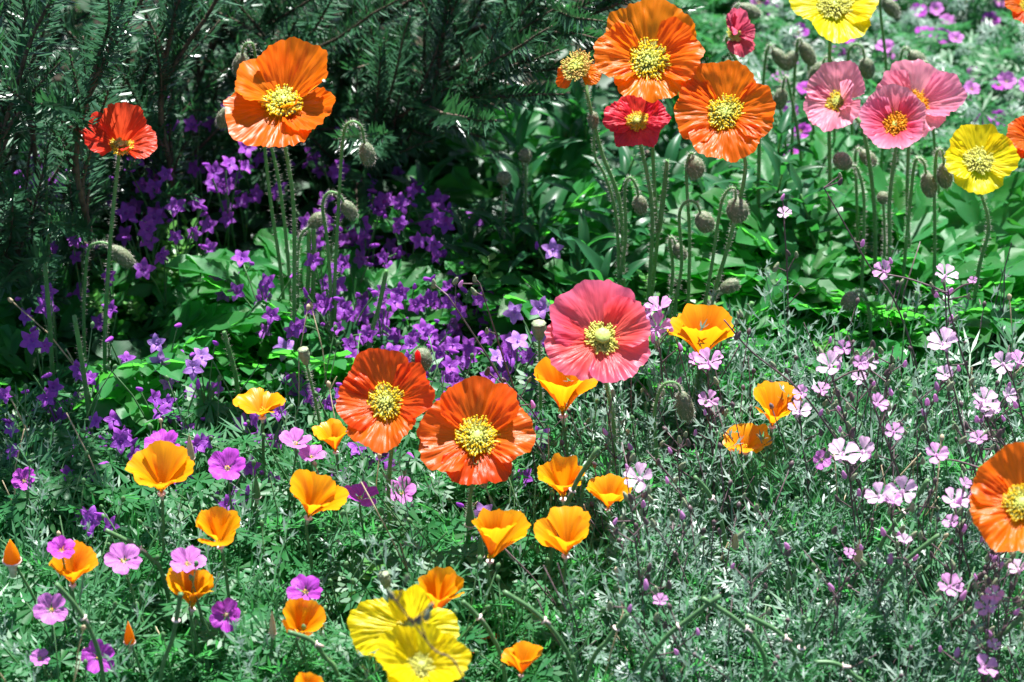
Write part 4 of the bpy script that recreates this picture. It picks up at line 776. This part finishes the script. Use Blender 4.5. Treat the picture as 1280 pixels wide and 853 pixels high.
for px, py in put(rt, 70, 760, 1300, 480, 960, below):
    tuft('mallow_leaf_tuft', 'tuft of silvery cut mallow leaves', 'leaves', 'silvery mallow leaf tufts', 'silver', gpt(px, py), 11, rt, .7, 1.45, .025, .35)
for k, (px, py) in enumerate([(190, 420), (210, 400), (175, 440), (230, 420), (205, 440), (10, 640), (0, 660), (20, 620), (440, 850), (460, 840), (430, 870), (800, 500), (830, 510), (850, 495), (815, 520), (620, 470), (1050, 530)]):
    p = gpt(px, py); tuft('spurge_clump', 'small clump of light green round leaved shoots', 'leaves', 'light green round leaved clumps', 'spurge', p, 7, rt, .8, 1.2, .02, .3)
def xy(pts): return [(gpt(px, py).x, gpt(px, py).y) for px, py in pts]
def outer(rng, n, x0, x1, y0, y1): return [(rng.uniform(x0, x1), rng.uniform(y0, y1)) for _ in range(n)]
stuff('feathery_foliage', 'fine feathery foliage filling the front of the bed', 'foliage', 'frond', xy(put(rt, 760, -60, 1340, 560, 1000, lambda x, y: below(x, y) and clumpy(x, y))) + outer(rt, 250, -1, 1, -.75, -.35), rt)
stuff('mallow_foliage', 'silvery cut foliage filling the sunny side of the bed', 'foliage', 'silver', xy(put(rt, 480, 740, 1340, 470, 980, lambda x, y: below(x, y) and clumpy(x, y))) + outer(rt, 250, .5, 1, -.4, .4), rt, .8, 1.4)
stuff('background_foliage', 'low silvery foliage behind the pink poppies', 'foliage', 'silver', xy(put(rt, 600, 900, 1340, -60, 320, lambda x, y: x > 900 + .25 * y)) + outer(rt, 500, 0, 1.1, .9, 1.7), rt, .9, 1.6)
stuff('bellflower_foliage', 'small round bellflower leaves matting the shaded ground', 'foliage', 'heart', xy(put(rt, 4200, -60, 780, 150, 680)) + xy(put(rt, 1500, -60, 1000, -150, 200)) + outer(rt, 600, -1.1, 0, .3, 1.3), rt, .7, 1.3)
stuff('bed_foliage', 'small round leaves covering soil between poppy clumps', 'foliage', 'heart', xy(put(rt, 2200, 740, 1340, 150, 620)), rt, .7, 1.3)
stuff('mallow_shoots', 'wiry upright shoots with narrow silvery leaves', 'foliage', 'wisp', xy(put(rt, 330, 720, 1340, 500, 980, lambda x, y: below(x, y) and clumpy(x * 1.3, y))) + xy(put(rt, 130, -40, 720, 660, 980)), rt, .7, 1.4)
stuff('background_cranesbill_foliage', 'green cut leaves among the low silvery foliage', 'foliage', 'palm', xy(put(rt, 1500, 860, 1340, -80, 320)), rt, .9, 1.5)
stuff('cranesbill_foliage', 'cut green cranesbill leaves under the orange cups', 'foliage', 'palm', xy(put(rt, 900, -60, 760, 560, 1000)) + outer(rt, 250, -1, -.45, -.5, .2), rt)

# thin stalks tangled through the front of the bed
def tangle(name, label, n, mat, x0, x1, y0, y1, seed, keep=None):
    g = random.Random(seed); V, F = [], []
    for px, py in put(g, n, x0, x1, y0, y1, keep):
        p = gpt(px, py); d = Vector((g.uniform(-.45, .45), g.uniform(-.45, .3), 1)).normalized(); P = [p]; L = g.uniform(.07, .19)
        for k in range(4): d = (d + Vector((g.uniform(-.22, .22), g.uniform(-.22, .22), 0))).normalized(); P.append(P[-1] + d * (L / 4))
        tube(V, F, P, .0010, .0006, 4); q = P[-1]
        if g.random() < .6: blob(V, F, q, .0022, .0034, d, 5, 3)
        if g.random() < .6:
            e = P[2] + Vector((g.uniform(-.02, .02), g.uniform(-.02, .02), .025)); tube(V, F, [P[2], P[2].lerp(e, .5), e], .0007, .0005, 4)
    o = add(name, mesh(name, V, F, M[mat])); tag(o, label, 'stalks', kind='stuff')
tangle('stalk_tangle', 'thin grey green stalks tangled through the front foliage', 420, 'stem_lt', -40, 1320, 600, 960, 61)
tangle('dusky_stalk_tangle', 'thin dusky stalks tangled through silvery mallow foliage', 260, 'stem_dk', 740, 1330, 500, 960, 62, below)
tangle('dry_stalk_tangle', 'thin straw coloured dry stalks standing in the foliage', 60, 'cap', -40, 1320, 560, 960, 63)
# dry stalks and fallen petals
def litter():
    g = random.Random(3); V, F = [], []
    for px, py in put(g, 900, -40, 1320, 150, 980):
        p = gpt(px, py) + Vector((0, 0, .006 + g.random() * .02)); a = g.random() * 6.28; d = Vector((math.cos(a), math.sin(a), g.uniform(-.2, .3))); blade(V, F, p, d, Vector((-math.sin(a), math.cos(a), 0)), g.uniform(.01, .05), g.uniform(.001, .004))
    o = add('dry_litter', mesh('dry_litter', V, F, M['litter'])); tag(o, 'dry stalks and leaf scraps on the soil', 'litter', kind='stuff')
litter()
gp = random.Random(8); FP = []
for k in range(3):
    V, F, uv = petal(.016, R(50), R(30), R(-10), 900 + k, .12, .16, 10, 7); FP.append(mesh('fallen_petal', V, F, M['flame'], uv))
for px, py, z in ((580, 800, .05), (595, 815, .05), (572, 822, .05), (610, 840, .05), (588, 840, .05), (560, 775, .06), (620, 810, .05), (602, 795, .06), (740, 765, .06), (735, 775, .05), (630, 850, .05), (640, 800, .05), (1110, 835, .05), (185, 735, .06)):
    p = atz(px, py, z); o = add('fallen_petal', gp.choice(FP)); o.matrix_world = Matrix.Translation(p) @ Matrix.Rotation(gp.random() * 6, 4, 'Z') @ Matrix.Rotation(gp.uniform(-.6, .6), 4, 'X'); tag(o, 'curled fallen orange petal caught in the foliage', 'petal', 'fallen orange petals')
